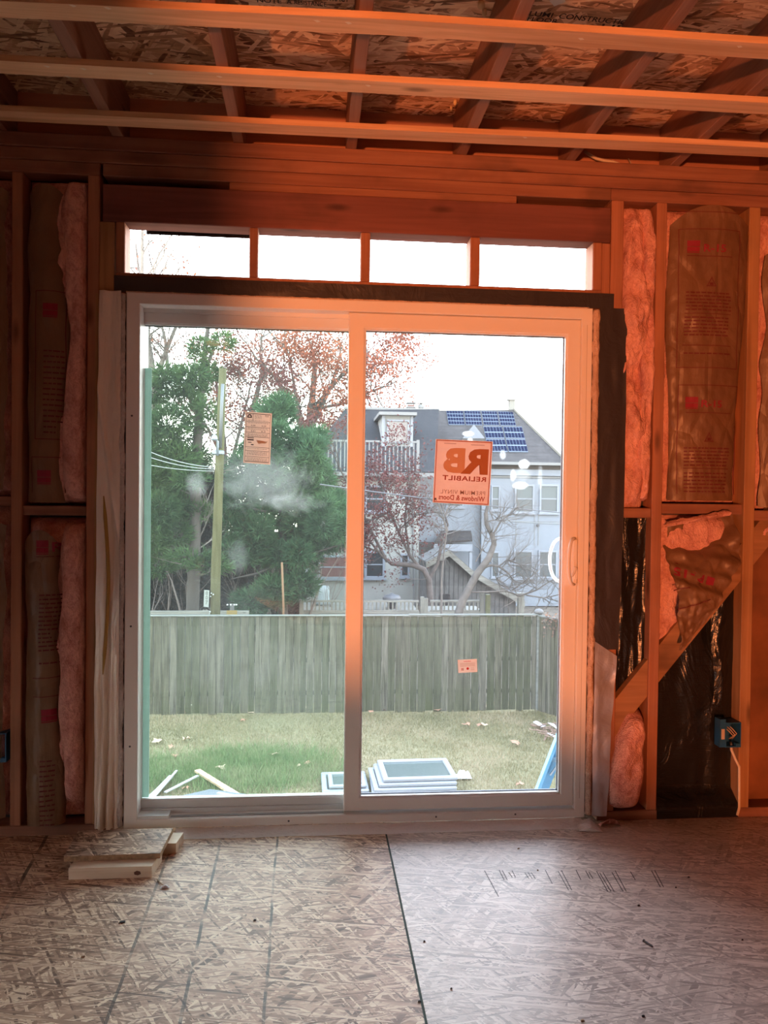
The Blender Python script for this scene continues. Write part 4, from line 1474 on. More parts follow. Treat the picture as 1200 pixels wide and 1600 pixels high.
def block(a, L, W, H, name, label):
    p = [a, a + dv * L, a + dv * L + nv_ * W + dv * 0.012, a + nv_ * W + dv * 0.004]
    o = MB().hexa([(q.x, q.y, 0.0005) for q in p] + [(q.x, q.y, H) for q in p]).build(name, W_FRESH, None)
    tag(o, label, 'lumber')
    return o


block(a, (b - a).length, 0.115, 0.039, 'lumber_block', 'short pale lumber block with a knot in front, under the board offcut')
block(a + nv_ * 0.17 + dv * 0.055, 0.27, 0.09, 0.039, 'lumber_block', 'short dark lumber block under the back edge of the board offcut')
MB().add([(a + dv * ((b - a).length * f) + Vector((0, -0.0006, h))) for f, h in ((0.79, 0.012), (0.83, 0.009), (0.87, 0.013), (0.86, 0.022), (0.82, 0.025), (0.785, 0.020))], [(0, 1, 2, 3, 4, 5)]).build('knot', flat('dark_knot', (0.13, 0.05, 0.03, 1), 0.7), bpy.data.objects['lumber_block'])


def floor_bit(name, label, cat, px0, py0, px1, py1, r, mat, head=0.0):
    p, q = fp(px0, py0, r), fp(px1, py1, r)
    m_ = MB().tube([p, p.lerp(q, 0.85), q], [r, r, r * 0.6], 7)
    if head:
        m_.tube([p - (q - p) * 0.04, p + (q - p) * 0.02], head, 8)
    o = m_.build(name, mat, None)
    tag(o, label, cat)


floor_bit('screw', 'dark screw lying on the grey floor board', 'screw', 1006, 1470, 1020, 1479, 0.003, M_GASKET, 0.0048)
t = thing('paper_twist', 'small white paper twist on the floor below the lumber block', 'scrap', tuple(fp(258, 1384, 0)))
p = fp(258, 1384, 0.006)
MB().grid(lambda u, v: (p.x - 0.014 + 0.028 * u, p.y - 0.01 + 0.016 * v, 0.002 + 0.008 * math.sin(PI * u) * math.sin(PI * v) + 0.001 * n3(u * 9, v * 9)), 8, 6).build('paper', flat('white_scrap', (0.75, 0.72, 0.7, 1), 0.7), t, smooth=True)
MB().tube([fp(246, 1374, 0.003), fp(250, 1379, 0.003), fp(257, 1384, 0.004)], 0.0018, 6).build('tail', M_OSBEDGE, t)
for i, (px, py, s_, col) in enumerate([(810, 1326, 4, 0), (398, 1438, 4, 1), (191, 1441, 9, 1), (663, 1471, 3, 1), (998, 1415, 4, 1), (1160, 1469, 3, 1), (1076, 1371, 4, 1), (1056, 1387, 3, 1), (130, 1495, 5, 0), (840, 1360, 3, 0), (705, 1545, 3, 1), (655, 1565, 4, 1), (1005, 1588, 4, 1), (910, 1595, 5, 0)]):
    p = fp(px, py, 0.001)
    sz = s_ * 0.0011
    o_ = MB().hexa([(p.x - sz, p.y - sz * .6, 0.001), (p.x + sz, p.y - sz * .4, 0.001), (p.x + sz * .8, p.y + sz * .6, 0.001), (p.x - sz * .7, p.y + sz * .5, 0.001), (p.x - sz * .8, p.y - sz * .5, 0.004), (p.x + sz * .8, p.y - sz * .3, 0.0035), (p.x + sz * .7, p.y + sz * .5, 0.004), (p.x - sz * .6, p.y + sz * .4, 0.0035)]).build('wood_crumb', [M_OSBEDGE, M_INK][col], None)
    tag(o_, ['tiny pale wood crumb on the floor', 'tiny dark crumb of debris on the floor'][col], 'crumb', ['pale crumbs on the floor', 'dark crumbs on the floor'][col])

# ================================================================ OUTDOORS
GZ = -2.65


def rays(px, py, p0, nrm):
    """photo pixel -> point on a sloping real plane (roofs)"""
    d = AX_F + AX_R * ((px - 600) / F_PX) + AX_U * ((800 - py) / F_PX)
    return CAM + d * ((Vector(p0) - CAM).dot(nrm) / d.dot(nrm))


t_ = NT('lawn')
n1 = t_.noise(t_.coord((0.9, 0.9, 1)), 1.0, 5, 0.6)
n2 = t_.noise(t_.coord((30, 18, 1)), 1.0, 4, 0.7)
c1 = t_.ramp(n1, [(0.35, (0.1011, 0.09827, 0.04393, 1)), (0.62, (0.1757, 0.1457, 0.08347, 1))])
c2 = t_.ramp(n2, [(0.3, (0.06151, 0.06244, 0.03075, 1)), (0.7, (0.2284, 0.1832, 0.1143, 1))])
M_LAWN = t_.bsdf(t_.mix(0.45, c1, c2), 0.95, 0, 0.1)
mb = MB()
mb.grid(lambda u, v: (-16 + 36 * u, 0.14 + 11.6 * v, GZ + 0.03 * fbm(u * 20, v * 8, 1)), 90, 50)
mb.build('ground', M_LAWN, None, smooth=True, kind='structure')
M_SOIL = flat('leaf_litter', (0.074, 0.0555, 0.037, 1), 0.95, var=0.5, vscale=3)
mb = MB()
mb.grid(lambda u, v: (-40 + 90 * u, 11.74 + 75 * v, GZ - 0.02 + 0.06 * fbm(u * 30, v * 30, 3)), 60, 60)
mb.build('ground', M_SOIL, None, smooth=True, kind='structure')


def blades(name, n, region, h, cols, seed, mask=None):
    r = np.random.default_rng(seed)
    x = r.uniform(region[0], region[1], n)
    y = r.uniform(region[2], region[3], n)
    if mask is not None:
        k = mask(x, y, r)
        x, y = x[k], y[k]
        n = len(x)
    hh = r.uniform(h[0], h[1], n)
    a = r.uniform(0, 2 * PI, n)
    w = r.uniform(0.003, 0.007, n)
    lx, ly = r.normal(0, 0.45, n) * hh, r.normal(0, 0.45, n) * hh
    V = np.zeros((n, 3, 3))
    V[:, 0] = np.stack([x - w * np.cos(a), y - w * np.sin(a), np.full(n, GZ)], 1)
    V[:, 1] = np.stack([x + w * np.cos(a), y + w * np.sin(a), np.full(n, GZ)], 1)
    V[:, 2] = np.stack([x + lx, y + ly, GZ + 0.015 + hh], 1)
    return tri_object(name, V.reshape(-1, 3), cols, seed)


def leaf_mat(name, cols, rough=0.7, scale=1.3, transl=0.25):
    t = NT(name)
    a = t.noise(t.coord((scale,) * 3), 1.0, 3, 0.6)
    b = t.noise(t.coord((22, 22, 22)), 1.0, 2, 0.6)
    f = t.math('ADD', t.math('MULTIPLY', a, 0.55), t.math('MULTIPLY', b, 0.45))
    stops = [(0.34 + 0.30 * i / max(1, len(cols) - 1), c) for i, c in enumerate(cols)]
    c = t.ramp(f, stops)
    t.bsdf(c, rough, 0, 0.2)
    tr = t.new('ShaderNodeBsdfTranslucent')
    t.put(tr.inputs[0], c)
    m = t.new('ShaderNodeMixShader')
    m.inputs[0].default_value = transl
    t.l.new(t.b.outputs[0], m.inputs[1])
    t.l.new(tr.outputs[0], m.inputs[2])
    t.l.new(m.outputs[0], t.out.inputs[0])
    return t.m


def tri_object(name, V, mat, seed=0, quads=False, parent=None):
    k = 4 if quads else 3
    n = len(V) // k
    o = V.mean(0)
    me = bpy.data.meshes.new(name)
    me.vertices.add(len(V))
    me.vertices.foreach_set('co', (V - o).astype(np.float32).ravel())
    me.loops.add(len(V))
    me.loops.foreach_set('vertex_index', np.arange(len(V), dtype=np.int32))
    me.polygons.add(n)
    me.polygons.foreach_set('loop_start', np.arange(0, len(V), k, dtype=np.int32))
    me.update(calc_edges=True)
    me.validate()
    me.materials.append(mat)
    ob = bpy.data.objects.new(name, me)
    COL.objects.link(ob)
    ob['kind'] = 'stuff'
    if parent:
        ob.parent = parent
        ob.location = Vector([float(c) for c in o]) - world_loc(parent)
    else:
        ob.location = [float(c) for c in o]
    return ob


M_GR1 = leaf_mat('dry_grass', [(0.09139, 0.09524, 0.04569, 1), (0.2011, 0.1732, 0.09139, 1), (0.3107, 0.2511, 0.1645, 1)], 0.9, 0.8)
M_GR2 = leaf_mat('green_grass', [(0.05744, 0.1021, 0.03446, 1), (0.1148, 0.1634, 0.06511, 1), (0.1991, 0.2042, 0.1072, 1)], 0.9, 1.2)
o_ = blades('grass', 90000, (-4.2, 5.2, 6.2, 11.0), (0.02, 0.055), M_GR1, 1)
o_['label'] = 'short half-dry lawn grass in the yard behind the door'
o_['category'] = 'grass'


def patch(x, y, r):
    d = np.sqrt(((x + 1.1) / 1.25) ** 2 + ((y - 8.2) / 0.85) ** 2)
    d2 = np.sqrt(((x + 2.5) / 0.5) ** 2 + ((y - 8.1) / 0.9) ** 2)
    return (np.minimum(d, d2 + 0.25) + r.normal(0, 0.18, len(x))) < 1.0


o_ = blades('grass', 34000, (-3.2, 0.6, 6.8, 9.6), (0.05, 0.15), M_GR2, 2, patch)
o_['label'] = 'taller green grass patch in the lawn behind the plank'
o_['category'] = 'grass'

# --- back fence: every picket its own board
M_PICK = []
for i, (a, b) in enumerate([((0.02264, 0.02238, 0.01558, 1), (0.08303, 0.07832, 0.05657, 1)), ((0.02013, 0.02238, 0.01385, 1), (0.0629, 0.0634, 0.04271, 1)), ((0.02956, 0.02859, 0.02193, 1), (0.1019, 0.09576, 0.07388, 1))]):
    t_ = NT('weathered_picket')
    g = t_.noise(t_.coord((22, 22, 1.6), rand=9), 1.0, 5, 0.65, 0.6)
    c = t_.ramp(g, [(0.3, a), (0.7, b)])
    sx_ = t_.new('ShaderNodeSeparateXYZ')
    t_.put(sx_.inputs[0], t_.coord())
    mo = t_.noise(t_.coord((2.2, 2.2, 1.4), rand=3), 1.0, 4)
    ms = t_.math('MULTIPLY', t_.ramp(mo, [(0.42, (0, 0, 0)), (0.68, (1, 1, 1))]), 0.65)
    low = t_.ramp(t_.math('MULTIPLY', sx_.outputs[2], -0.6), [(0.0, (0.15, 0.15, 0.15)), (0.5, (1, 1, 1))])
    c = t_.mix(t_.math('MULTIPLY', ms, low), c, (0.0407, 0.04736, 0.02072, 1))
    v = t_.voro(t_.coord((6, 6, 1.6), rand=4), 1.0)
    k = t_.ramp(v.outputs['Distance'], [(0.06, (1, 1, 1)), (0.13, (0, 0, 0))])
    c = t_.mix(t_.math('MULTIPLY', k, 0.7), c, (0.0296, 0.0296, 0.0259, 1))
    t_.bump(g, 0.4, 0.01)
    M_PICK.append(t_.bsdf(c, 0.9, 0, 0.15))
M_RAIL = wood('weathered_rail', (0.0518, 0.0555, 0.0481, 1), (0.1258, 0.1295, 0.1147, 1), 'x')
fence = thing('fence', 'grey weathered board fence across the back of the yard', 'fence', (0.4, 11.0, GZ))
rg = random.Random(12)
x = -5.2
FT = -0.86
shared = []
while x < 3.93:
    w = rg.choice([0.118, 0.135, 0.14, 0.145, 0.15])
    w = min(w, 3.955 - x)
    dz = rg.uniform(-0.012, 0.004)
    y = 11.0 + rg.uniform(-0.004, 0.004)
    MB().bbox(x, x + w - rg.uniform(0.004, 0.011), y, y + 0.018, GZ + rg.uniform(0.01, 0.05), FT + dz, 0.003).build('picket', M_PICK[rg.randrange(3)], fence)
    x += w
MB().bbox(-5.2, 1.55, 10.965, 11.045, FT + 0.004, FT + 0.026, 0.003).build('cap_rail', M_RAIL, fence)
MB().bbox(1.55, 3.98, 10.965, 11.045, FT + 0.014, FT + 0.036, 0.003).build('cap_rail', M_RAIL, fence)
for z in (GZ + 0.35, -1.7, FT - 0.16):
    MB().box(-5.2, 3.95, 11.024, 11.06, z, z + 0.08).build('rail', M_RAIL, fence)
for xx in (-4.4, -2.0, 0.4, 2.6):
    MB().box(xx, xx + 0.09, 11.062, 11.15, GZ, FT - 0.02).build('post', M_RAIL, fence)
fence2 = thing('fence', 'narrow-board side fence running toward the house from the corner', 'fence', (4.3, 10.4, GZ))
p0, dirn = Vector((3.975, 10.96, 0)), Vector((0.52, -0.855, 0)).normalized()
nrm2 = Vector((dirn.y, -dirn.x, 0))
for k in range(34):
    a = p0 + dirn * (0.02 + k * 0.095)
    b = a + dirn * (0.095 - rg.uniform(0.004, 0.010))
    th = nrm2 * 0.018
    h0, h1 = GZ + 0.03, FT - 0.01 + rg.uniform(-0.012, 0.012)
    m_ = MB().hexa([(a.x, a.y, h0), (b.x, b.y, h0), (b.x - th.x, b.y - th.y, h0), (a.x - th.x, a.y - th.y, h0), (a.x, a.y, h1), (b.x, b.y, h1), (b.x - th.x, b.y - th.y, h1), (a.x - th.x, a.y - th.y, h1)])
    m_.build('picket', M_PICK[rg.choice([0, 2, 2])], fence2)
a, b = p0 - nrm2 * 0.01 + Vector((0, 0, FT + 0.012)), p0 + dirn * 3.2 - nrm2 * 0.01 + Vector((0, 0, FT + 0.012))
MB().beam(a, b, 0.05, 0.02).build('cap_rail', M_RAIL, fence2)
MB().box(3.96, 4.05, 11.0, 11.09, GZ, FT + 0.03).build('post', M_RAIL, fence2)
MB().lathe((4.005, 11.04, FT + 0.03), [(0.05, 0), (0.09, 0.02), (0.085, 0.06), (0.05, 0.09), (0.01, 0.10)], 12).build('post_cap', flat('dark_post_cap', (0.074, 0.0703, 0.0666, 1), 0.8), fence2, smooth=True)

# dry vine hanging over the side fence
M_VINE = leaf_mat('dry_vine_leaf', [(0.074, 0.0407, 0.0259, 1), (0.1628, 0.0962, 0.0666, 1), (0.222, 0.148, 0.111, 1)], 0.8, 3)
M_BARK_D = flat('dark_twig', (0.0555, 0.04292, 0.037, 1), 0.9, var=0.3, vscale=8)
vine = thing('vine', 'dry brown vine hanging over the top of the side fence', 'vine', (4.2, 10.6, FT))
m_ = MB()
lv = []
rr = np.random.default_rng(6)
for k in range(26):
    s_ = rr.uniform(0.15, 1.9)
    b = p0 + dirn * s_ + nrm2 * 0.03
    L = rr.uniform(0.1, 0.5) if s_ > 0.35 else rr.uniform(0.05, 0.3)
    pts = [Vector((b.x + rr.normal(0, .03), b.y, FT + 0.03 + 0.05 * math.sin(i) - L * i / 4)) + nrm2 * 0.02 for i in range(5)]
    m_.tube(pts, 0.006, 4)
    for p in pts:
        for j in range(5):
            lv.append((p.x + rr.normal(0, .03), p.y + rr.normal(0, .03), p.z + rr.normal(0, .04)))
m_.build('stem', M_BARK_D, vine)


def leaf_quads(pts, size, rng, flat_=0.0):
    P = np.array(pts)
    n = len(P)
    a = rng.normal(0, 1, (n, 3))
    a /= np.linalg.norm(a, axis=1, keepdims=True)
    b = rng.normal(0, 1, (n, 3))
    b -= a * (a * b).sum(1, keepdims=True)
    b /= np.linalg.norm(b, axis=1, keepdims=True)
    s = rng.uniform(size[0], size[1], (n, 1))
    V = np.stack([P - a * s, P - b * s * 0.55, P + a * s, P + b * s * 0.55], 1)
    return V.reshape(-1, 3)


tri_object('leaves', leaf_quads(lv, (0.015, 0.035), rr), M_VINE, 0, True, vine)

# --- leaves lying on the lawn
M_DRYLEAF = [flat('dry_leaf', (0.222, 0.1147, 0.0666, 1), 0.8, var=0.3), flat('dry_leaf_pale', (0.3256, 0.2294, 0.148, 1), 0.8, var=0.3)]
leafpts = [(290, 1118), (333, 1116), (380, 1131), (391, 1117), (418, 1116), (478, 1111), (600, 1114), (642, 1113), (683, 1114), (720, 1105), (729, 1137), (760, 1108), (800, 1104), (245, 1163), (268, 1172), (291, 1160), (274, 1185),
           (430, 1184), (482, 1198), (467, 1203), (580, 1115), (612, 1113), (660, 1112), (757, 1137), (805, 1166), (795, 1105), (775, 1103), (815, 1110), (750, 1138), (345, 1205), (290, 1238), (222, 1230), (812, 1232)]
proto = None
rg = random.Random(3)
for i, (px, py) in enumerate(leafpts):
    p = fp(px, py, GZ)
    s_ = rg.uniform(0.05, 0.095)
    a0 = rg.uniform(0, 6.28)
    pts = []
    for k in range(10):
        r_ = s_ * (1.0 if k % 2 == 0 else 0.55) * (1.25 if k == 0 else 1)
        pts.append((p.x + r_ * math.cos(a0 + k * 0.628), p.y + r_ * math.sin(a0 + k * 0.628), GZ + 0.055 + rg.uniform(-0.02, 0.035)))
    vs = pts + [(p.x, p.y, GZ + 0.06)]
    o_ = MB().add(vs, [(k, (k + 1) % 10, 10) for k in range(10)]).build('fallen_leaf', M_DRYLEAF[i % 2], None)
    nearf = py < 1120
    tag(o_, 'dry fallen leaf lying at the foot of the back fence' if nearf else 'dry fallen leaf lying out on the lawn', 'leaf', 'dry leaves along the back fence' if nearf else 'dry leaves on the lawn')

# --- old window sashes, scraps and the plank on the lawn
M_SASHW = flat('old_sash_paint', (0.1504, 0.1598, 0.1713, 1), 0.45, var=0.06, vscale=6)
t_ = NT('old_sash_glass')
M_SASHG = t_.bsdf((0.05946, 0.07331, 0.0674, 1), 0.12, 0, 0.6)


def sash(name, label, cx, cy, z, L, W, ang, th=0.05, rail=0.075, group=None):
    t = thing(name, label, 'window sash', (cx, cy, z), group)
    c, s_ = math.cos(ang), math.sin(ang)

    def tr(mb):
        mb.v = [(cx + x_ * c - y_ * s_, cy + x_ * s_ + y_ * c, z + z_) for x_, y_, z_ in mb.v]
        return mb
    for (x0, x1, y0, y1) in ((-L / 2, L / 2, -W / 2, -W / 2 + rail), (-L / 2, L / 2, W / 2 - rail, W / 2), (-L / 2, -L / 2 + rail, -W / 2 + rail, W / 2 - rail), (L / 2 - rail, L / 2, -W / 2 + rail, W / 2 - rail)):
        tr(MB().bbox(x0, x1, y0, y1, 0, th, 0.012)).build('sash_rail', M_SASHW, t)
    tr(MB().box(-L / 2 + rail, L / 2 - rail, -W / 2 + rail, W / 2 - rail, th * 0.42, th * 0.55)).build('pane', M_SASHG, t)
    return t


z0 = GZ + 0.045
a = -0.10
b = fp(575, 1243, z0)
sash('window_sash', 'lowest old white sash of the stack on the lawn', 1.16, 7.30, z0, 1.12, 0.86, -0.02)
sash('window_sash', 'second old white sash from the bottom of the stack on the lawn', 1.16, 7.38, z0 + 0.052, 1.10, 0.84, 0.03)
sash('window_sash', 'third old white sash of the stack on the lawn, just under the top one', 1.20, 7.40, z0 + 0.104, 1.04, 0.80, 0.02)
sash('window_sash', 'topmost old white sash with greenish glass on the lawn stack', 1.235, 7.42, z0 + 0.156, 1.00, 0.76, 0.03)
sash('window_sash', 'lower old white sash lying left of the stack', 0.25, 7.42, z0, 0.62, 0.72, 0.02)
sash('window_sash', 'upper smaller old white sash lying left of the stack', 0.28, 7.38, z0 + 0.052, 0.50, 0.52, 0.02, 0.045, 0.06)
bag = MB()
p = fp(722, 1211, GZ + 0.06)
bag.grid(lambda u, v: (p.x - 0.12 + 0.25 * u, p.y - 0.06 + 0.13 * v, GZ + 0.03 + (0.12 * math.sin(PI * u) ** 0.7 * math.sin(PI * v) ** 0.7) * (0.7 + 0.5 * fbm(u * 3, v * 3, 8))), 14, 10)
o_ = bag.build('crumpled_sheet', flat('bluish_white_plastic', (0.4588, 0.5032, 0.5624, 1), 0.5), None, smooth=True)
tag(o_, 'crumpled bluish white plastic on the lawn right of the sash stack', 'plastic')
pl = MB().beam(fp(308, 1204, GZ + 0.09), fp(376, 1246, GZ + 0.06), 0.085, 0.03)
o_ = pl.build('plank', wood('tan_plank', (0.296, 0.1924, 0.111, 1), (0.444, 0.3256, 0.2146, 1), 'y', 20), None)
tag(o_, 'tan wooden plank lying slanted on the lawn left of the sashes', 'plank')
M_TRIM = flat('scrap_white_trim', (0.2289, 0.2274, 0.222, 1), 0.5, var=0.1, vscale=9)
for (pa, pb, w_, lb, k) in [((232, 1250), (268, 1212), 0.07, 'broad white trim scrap lying on the lawn at the left', 0.02), ((240, 1246), (276, 1204), 0.03, 'thin white trim strip beside the broad white scrap', 0.05), ((258, 1238), (309, 1212), 0.045, 'white trim strip reaching toward the plank', 0.03), ((226, 1252), (262, 1219), 0.05, 'white trim scrap under the broad one at the left', 0.0)]:
    o_ = MB().beam(fp(pa[0], pa[1], GZ + 0.05 + k), fp(pb[0], pb[1], GZ + 0.07 + k), w_, 0.014).build('trim_scrap', M_TRIM, None)
    tag(o_, lb, 'trim scrap')
gp = [fp(262, 1248, GZ + 0.30), fp(328, 1233, GZ + 0.32), fp(345, 1235, GZ + 0.32), fp(400, 1243, GZ + 0.30), fp(400, 1262, GZ + 0.28), fp(262, 1262, GZ + 0.28)]
m_ = MB()
vs = [tuple(q) for q in gp] + [(q.x, q.y, q.z - 0.015) for q in gp]
m_.add(vs, [(0, 1, 2, 3, 4, 5), (11, 10, 9, 8, 7, 6)] + [(i, i + 6, (i + 1) % 6 + 6, (i + 1) % 6) for i in range(6)])
o_ = m_.build('sheet_metal', flat('grey_sheet', (0.0566, 0.06325, 0.06995, 1), 0.5), None)
tag(o_, 'bent grey metal sheet below the plank at the bottom of the view', 'sheet metal')
o_ = MB().beam(fp(340, 1240, GZ + 0.36), fp(362, 1244, GZ + 0.36), 0.05, 0.03).build('trim_scrap', M_TRIM, None)
tag(o_, 'small white trim piece on the bent metal sheet', 'trim scrap')
# pile by the side fence
pile = thing('brush_pile', 'heap of brown twigs by the side fence behind the blue ladder', 'brush', (4.0, 9.9, GZ))
m_ = MB()
rg = random.Random(14)
for k in range(60):
    q = fp(rg.uniform(845, 885), rg.uniform(1128, 1150), GZ + rg.uniform(0.02, 0.15))
    q2 = q + Vector((rg.uniform(-.25, .25), rg.uniform(-.2, .2), rg.uniform(-.05, .08)))
    m_.tube([q, q2], 0.008, 4)
m_.build('twig', flat('brown_twig', (0.1628, 0.1036, 0.074, 1), 0.9), pile, kind='stuff')
for (l, lb) in (([(833, 1128), (838, 1126), (853, 1134), (846, 1136)], 'pale lavender paper scrap at the left end of the twig heap'), ([(856, 1129), (866, 1131), (872, 1140), (862, 1133)], 'white paper scrap on the twig heap'), ([(855, 1145), (870, 1150), (868, 1153)], 'white paper scrap on the lawn beside the blue ladder')):
    vs = [tuple(fp(x_, y_, GZ + 0.12)) for x_, y_ in l]
    n_ = len(vs)
    vs2 = [(a_[0], a_[1], a_[2] - 0.006) for a_ in vs]
    o_ = MB().add(vs + vs2, [tuple(range(n_)), tuple(range(2 * n_ - 1, n_ - 1, -1))] + [(i, i + n_, (i + 1) % n_ + n_, (i + 1) % n_) for i in range(n_)]).build('paper_scrap', flat('scrap_paper', (0.518, 0.5032, 0.5624, 1), 0.7), None)
    tag(o_, lb, 'paper')

# --- blue stepladder just outside the door
lad = thing('stepladder', 'blue stepladder standing outside just right of the sliding pane', 'ladder', (1.0, 0.95, GZ))
M_LADB = flat('ladder_blue', (0.0407, 0.1998, 0.37, 1), 0.45, var=0.1)
M_LADL = flat('ladder_light_blue', (0.1628, 0.407, 0.6068, 1), 0.4)
M_ALU = flat('ladder_aluminium', (0.4884, 0.518, 0.5476, 1), 0.35, 0.6)
LY = 0.95
P1, P2 = wp(836, 1236, LY), wp(877, 1130, LY)
ld = (P2 - P1)
ld = ld / ld.z
top = P2 + ld * 0.55
bot = P2 + ld * (GZ - P2.z)
off = Vector((0.33, -0.40, 0))
wdir = Vector((0.95, 0.25, 0)).normalized()
for k, o2 in enumerate((Vector((0, 0, 0)), off)):
    sh = 0.0 if k == 0 else 0.0
    t_top, b_top = top + o2 * (0.9 if k else 1), bot + o2
    web = MB().hexa([b_top, b_top + wdir * 0.085, b_top + wdir * 0.085 + Vector((0, 0.006, 0)), b_top + Vector((0, 0.006, 0)), t_top, t_top + wdir * 0.085, t_top + wdir * 0.085 + Vector((0, 0.006, 0)), t_top + Vector((0, 0.006, 0))])
    web.build('rail_web', M_LADB, lad)
    fl = MB().hexa([b_top + Vector((-0.004, -0.030, 0)), b_top + Vector((0.012, -0.034, 0)), b_top + Vector((0.012, 0.006, 0)), b_top + Vector((-0.004, 0.006, 0)), t_top + Vector((-0.004, -0.030, 0)), t_top + Vector((0.012, -0.034, 0)), t_top + Vector((0.012, 0.006, 0)), t_top + Vector((-0.004, 0.006, 0))])
    fl.build('rail_flange', M_LADL, lad)
zst = wp(856, 1184, LY).z
for k in range(-7, 3):
    z = zst + k * 0.305
    if z < GZ + 0.1 or z > top.z - 0.1:
        continue
    b0 = P1 + ld * (z - P1.z) + wdir * 0.02
    m_ = MB().hexa([b0 + Vector((0, 0, -0.02)), b0 + wdir * 0.08 + Vector((0, 0, -0.02)), b0 + off + wdir * 0.08 + Vector((0, 0, -0.02)), b0 + off + Vector((0, 0, -0.02)), b0, b0 + wdir * 0.08, b0 + off + wdir * 0.08, b0 + off])
    m_.build('step', M_ALU, lad)
    br_ = MB().beam(b0 + wdir * 0.02 + off * 0.06 + Vector((0, 0, -0.02)), b0 + wdir * -0.01 + off * 0.01 + Vector((0, 0, -0.09)), 0.02, 0.008)
    br_.build('step_brace', M_ALU, lad)
for o2 in (Vector((0, 0, 0)), off):
    a = top + o2 + Vector((0.1, 0, 0))
    b = Vector((top.x + 1.15, top.y + 0.1, GZ)) + o2
    MB().beam(b, a, 0.05, 0.03).build('rear_rail', M_LADB, lad)
MB().hexa([top + Vector((-0.03, -0.03, 0)), top + Vector((0.22, -0.03, 0)), top + off + Vector((0.22, 0, 0)), top + off + Vector((-0.03, 0, 0)), top + Vector((-0.03, -0.03, 0.07)), top + Vector((0.22, -0.03, 0.07)), top + off + Vector((0.22, 0, 0.07)), top + off + Vector((-0.03, 0, 0.07))]).build('top_cap', M_LADB, lad)


# ---------------------------------------------------------------- trees
def grow(mb, p, d, L, r, depth, rng, tips, spread=0.55, up=0.12, kids=(2, 4), n=5):
    pts, rad = [p], [r]
    dd = d.copy()
    segs = 3 if depth > 0 else 2
    for i in range(segs):
        dd = (dd + Vector((rng.gauss(0, .16), rng.gauss(0, .16), rng.gauss(0, .12) + up * 0.5))).normalized()
        p = p + dd * (L / segs)
        pts.append(p)
        rad.append(r * (1 - 0.45 * (i + 1) / segs))
    mb.tube(pts, rad, n if r > 0.02 else 3, cap=False)
    if depth == 0:
        tips += pts[1:]
        return
    k = rng.randint(*kids)
    for j in range(k):
        f = rng.uniform(0.35, 1.0) if j else 1.0
        q = pts[0].lerp(pts[-1], f) if f < 1 else pts[-1]
        ax = Vector((rng.gauss(0, 1), rng.gauss(0, 1), rng.gauss(0, 1))).normalized()
        nd = (dd + ax * rng.uniform(spread * 0.6, spread * 1.3) + Vector((0, 0, up))).normalized()
        grow(mb, q, nd, L * rng.uniform(0.58, 0.80), rad[-1] * rng.uniform(0.6, 0.85), depth - 1, rng, tips, spread, up, kids, n)


def bare_tree(name, label, base, trunk, twigs, mat, seed, leafmat=None, nleaf=0, lsize=(0.05, 0.09), lfilter=None, group=None, lspread=0.09):
    """trunk: list of limbs (points with radii); twigs: (points per limb, length, radius, depth)"""
    t = thing(name, label, 'tree', base, group)
    rng = random.Random(seed)
    mb = MB()
    for pts, rad in trunk:
        mb.tube(pts, rad, 7, cap=False)
    mb.build('trunk', mat, t, smooth=True)
    mb, tips = MB(), []
    for (pts, rad) in trunk:
        for k in range(twigs[0]):
            f = rng.uniform(twigs[4] if len(twigs) > 4 else 0.35, 1.0)
            i = f * (len(pts) - 1)
            i0 = min(int(i), len(pts) - 2)
            q = Vector(pts[i0]).lerp(Vector(pts[i0 + 1]), i - i0)
            d = (Vector(pts[i0 + 1]) - Vector(pts[i0])).normalized()
            ax = Vector((rng.gauss(0, 1), rng.gauss(0, 1), rng.gauss(0, 1))).normalized()
            grow(mb, q, (d * 0.6 + ax * 0.9).normalized(), twigs[1] * rng.uniform(0.6, 1.2), twigs[2] * rng.uniform(0.7, 1.2), twigs[3], rng, tips)
    mb.build('branches', mat, t, kind='stuff')
    if leafmat:
        rr = np.random.default_rng(seed)
        P = np.array([tuple(q) for q in tips])
        if lfilter is not None:
            P = P[lfilter(P, rr)]
        idx = rr.integers(0, len(P), nleaf)
        Q = P[idx] + rr.normal(0, lspread, (nleaf, 3))
        tri_object('leaves', leaf_quads(Q, lsize, rr), leafmat, 0, True, t)
    return t


def spray_cloud(clumps, per, length, width, rng, droop=0.0):
    """needle sprays filling soft ellipsoids: clumps of (x, y, z, rx, ry, rz)"""
    out = []
    for (cx, cy, cz, rx, ry, rz) in clumps:
        n = int(per * (rx * ry * rz) ** (2 / 3) / 0.3)
        u = rng.normal(0, 1, (n, 3))
        u /= np.linalg.norm(u, axis=1, keepdims=True)
        r = rng.uniform(0.25, 1.0, (n, 1)) ** 0.5
        P = np.array([cx, cy, cz]) + u * r * np.array([rx, ry, rz])
        d0 = u * np.array([1, 1, 0.6]) + np.array([0, 0, 0.35 - droop]) + rng.normal(0, 0.25, (n, 3))
        d0 /= np.linalg.norm(d0, axis=1, keepdims=True)
        for k in range(5):
            d = d0 + rng.normal(0, 0.38, (n, 3))
            d /= np.linalg.norm(d, axis=1, keepdims=True)
            s = np.cross(d, rng.normal(0, 1, (n, 3)))
            s /= np.linalg.norm(s, axis=1, keepdims=True)
            L = rng.uniform(0.5, 1.0, (n, 1)) * length
            b = P + d0 * L * 0.25 * k * 0.5
            out.append(np.stack([b - s * width, b + s * width, b + d * L], 1).reshape(-1, 3))
    return np.concatenate(out)


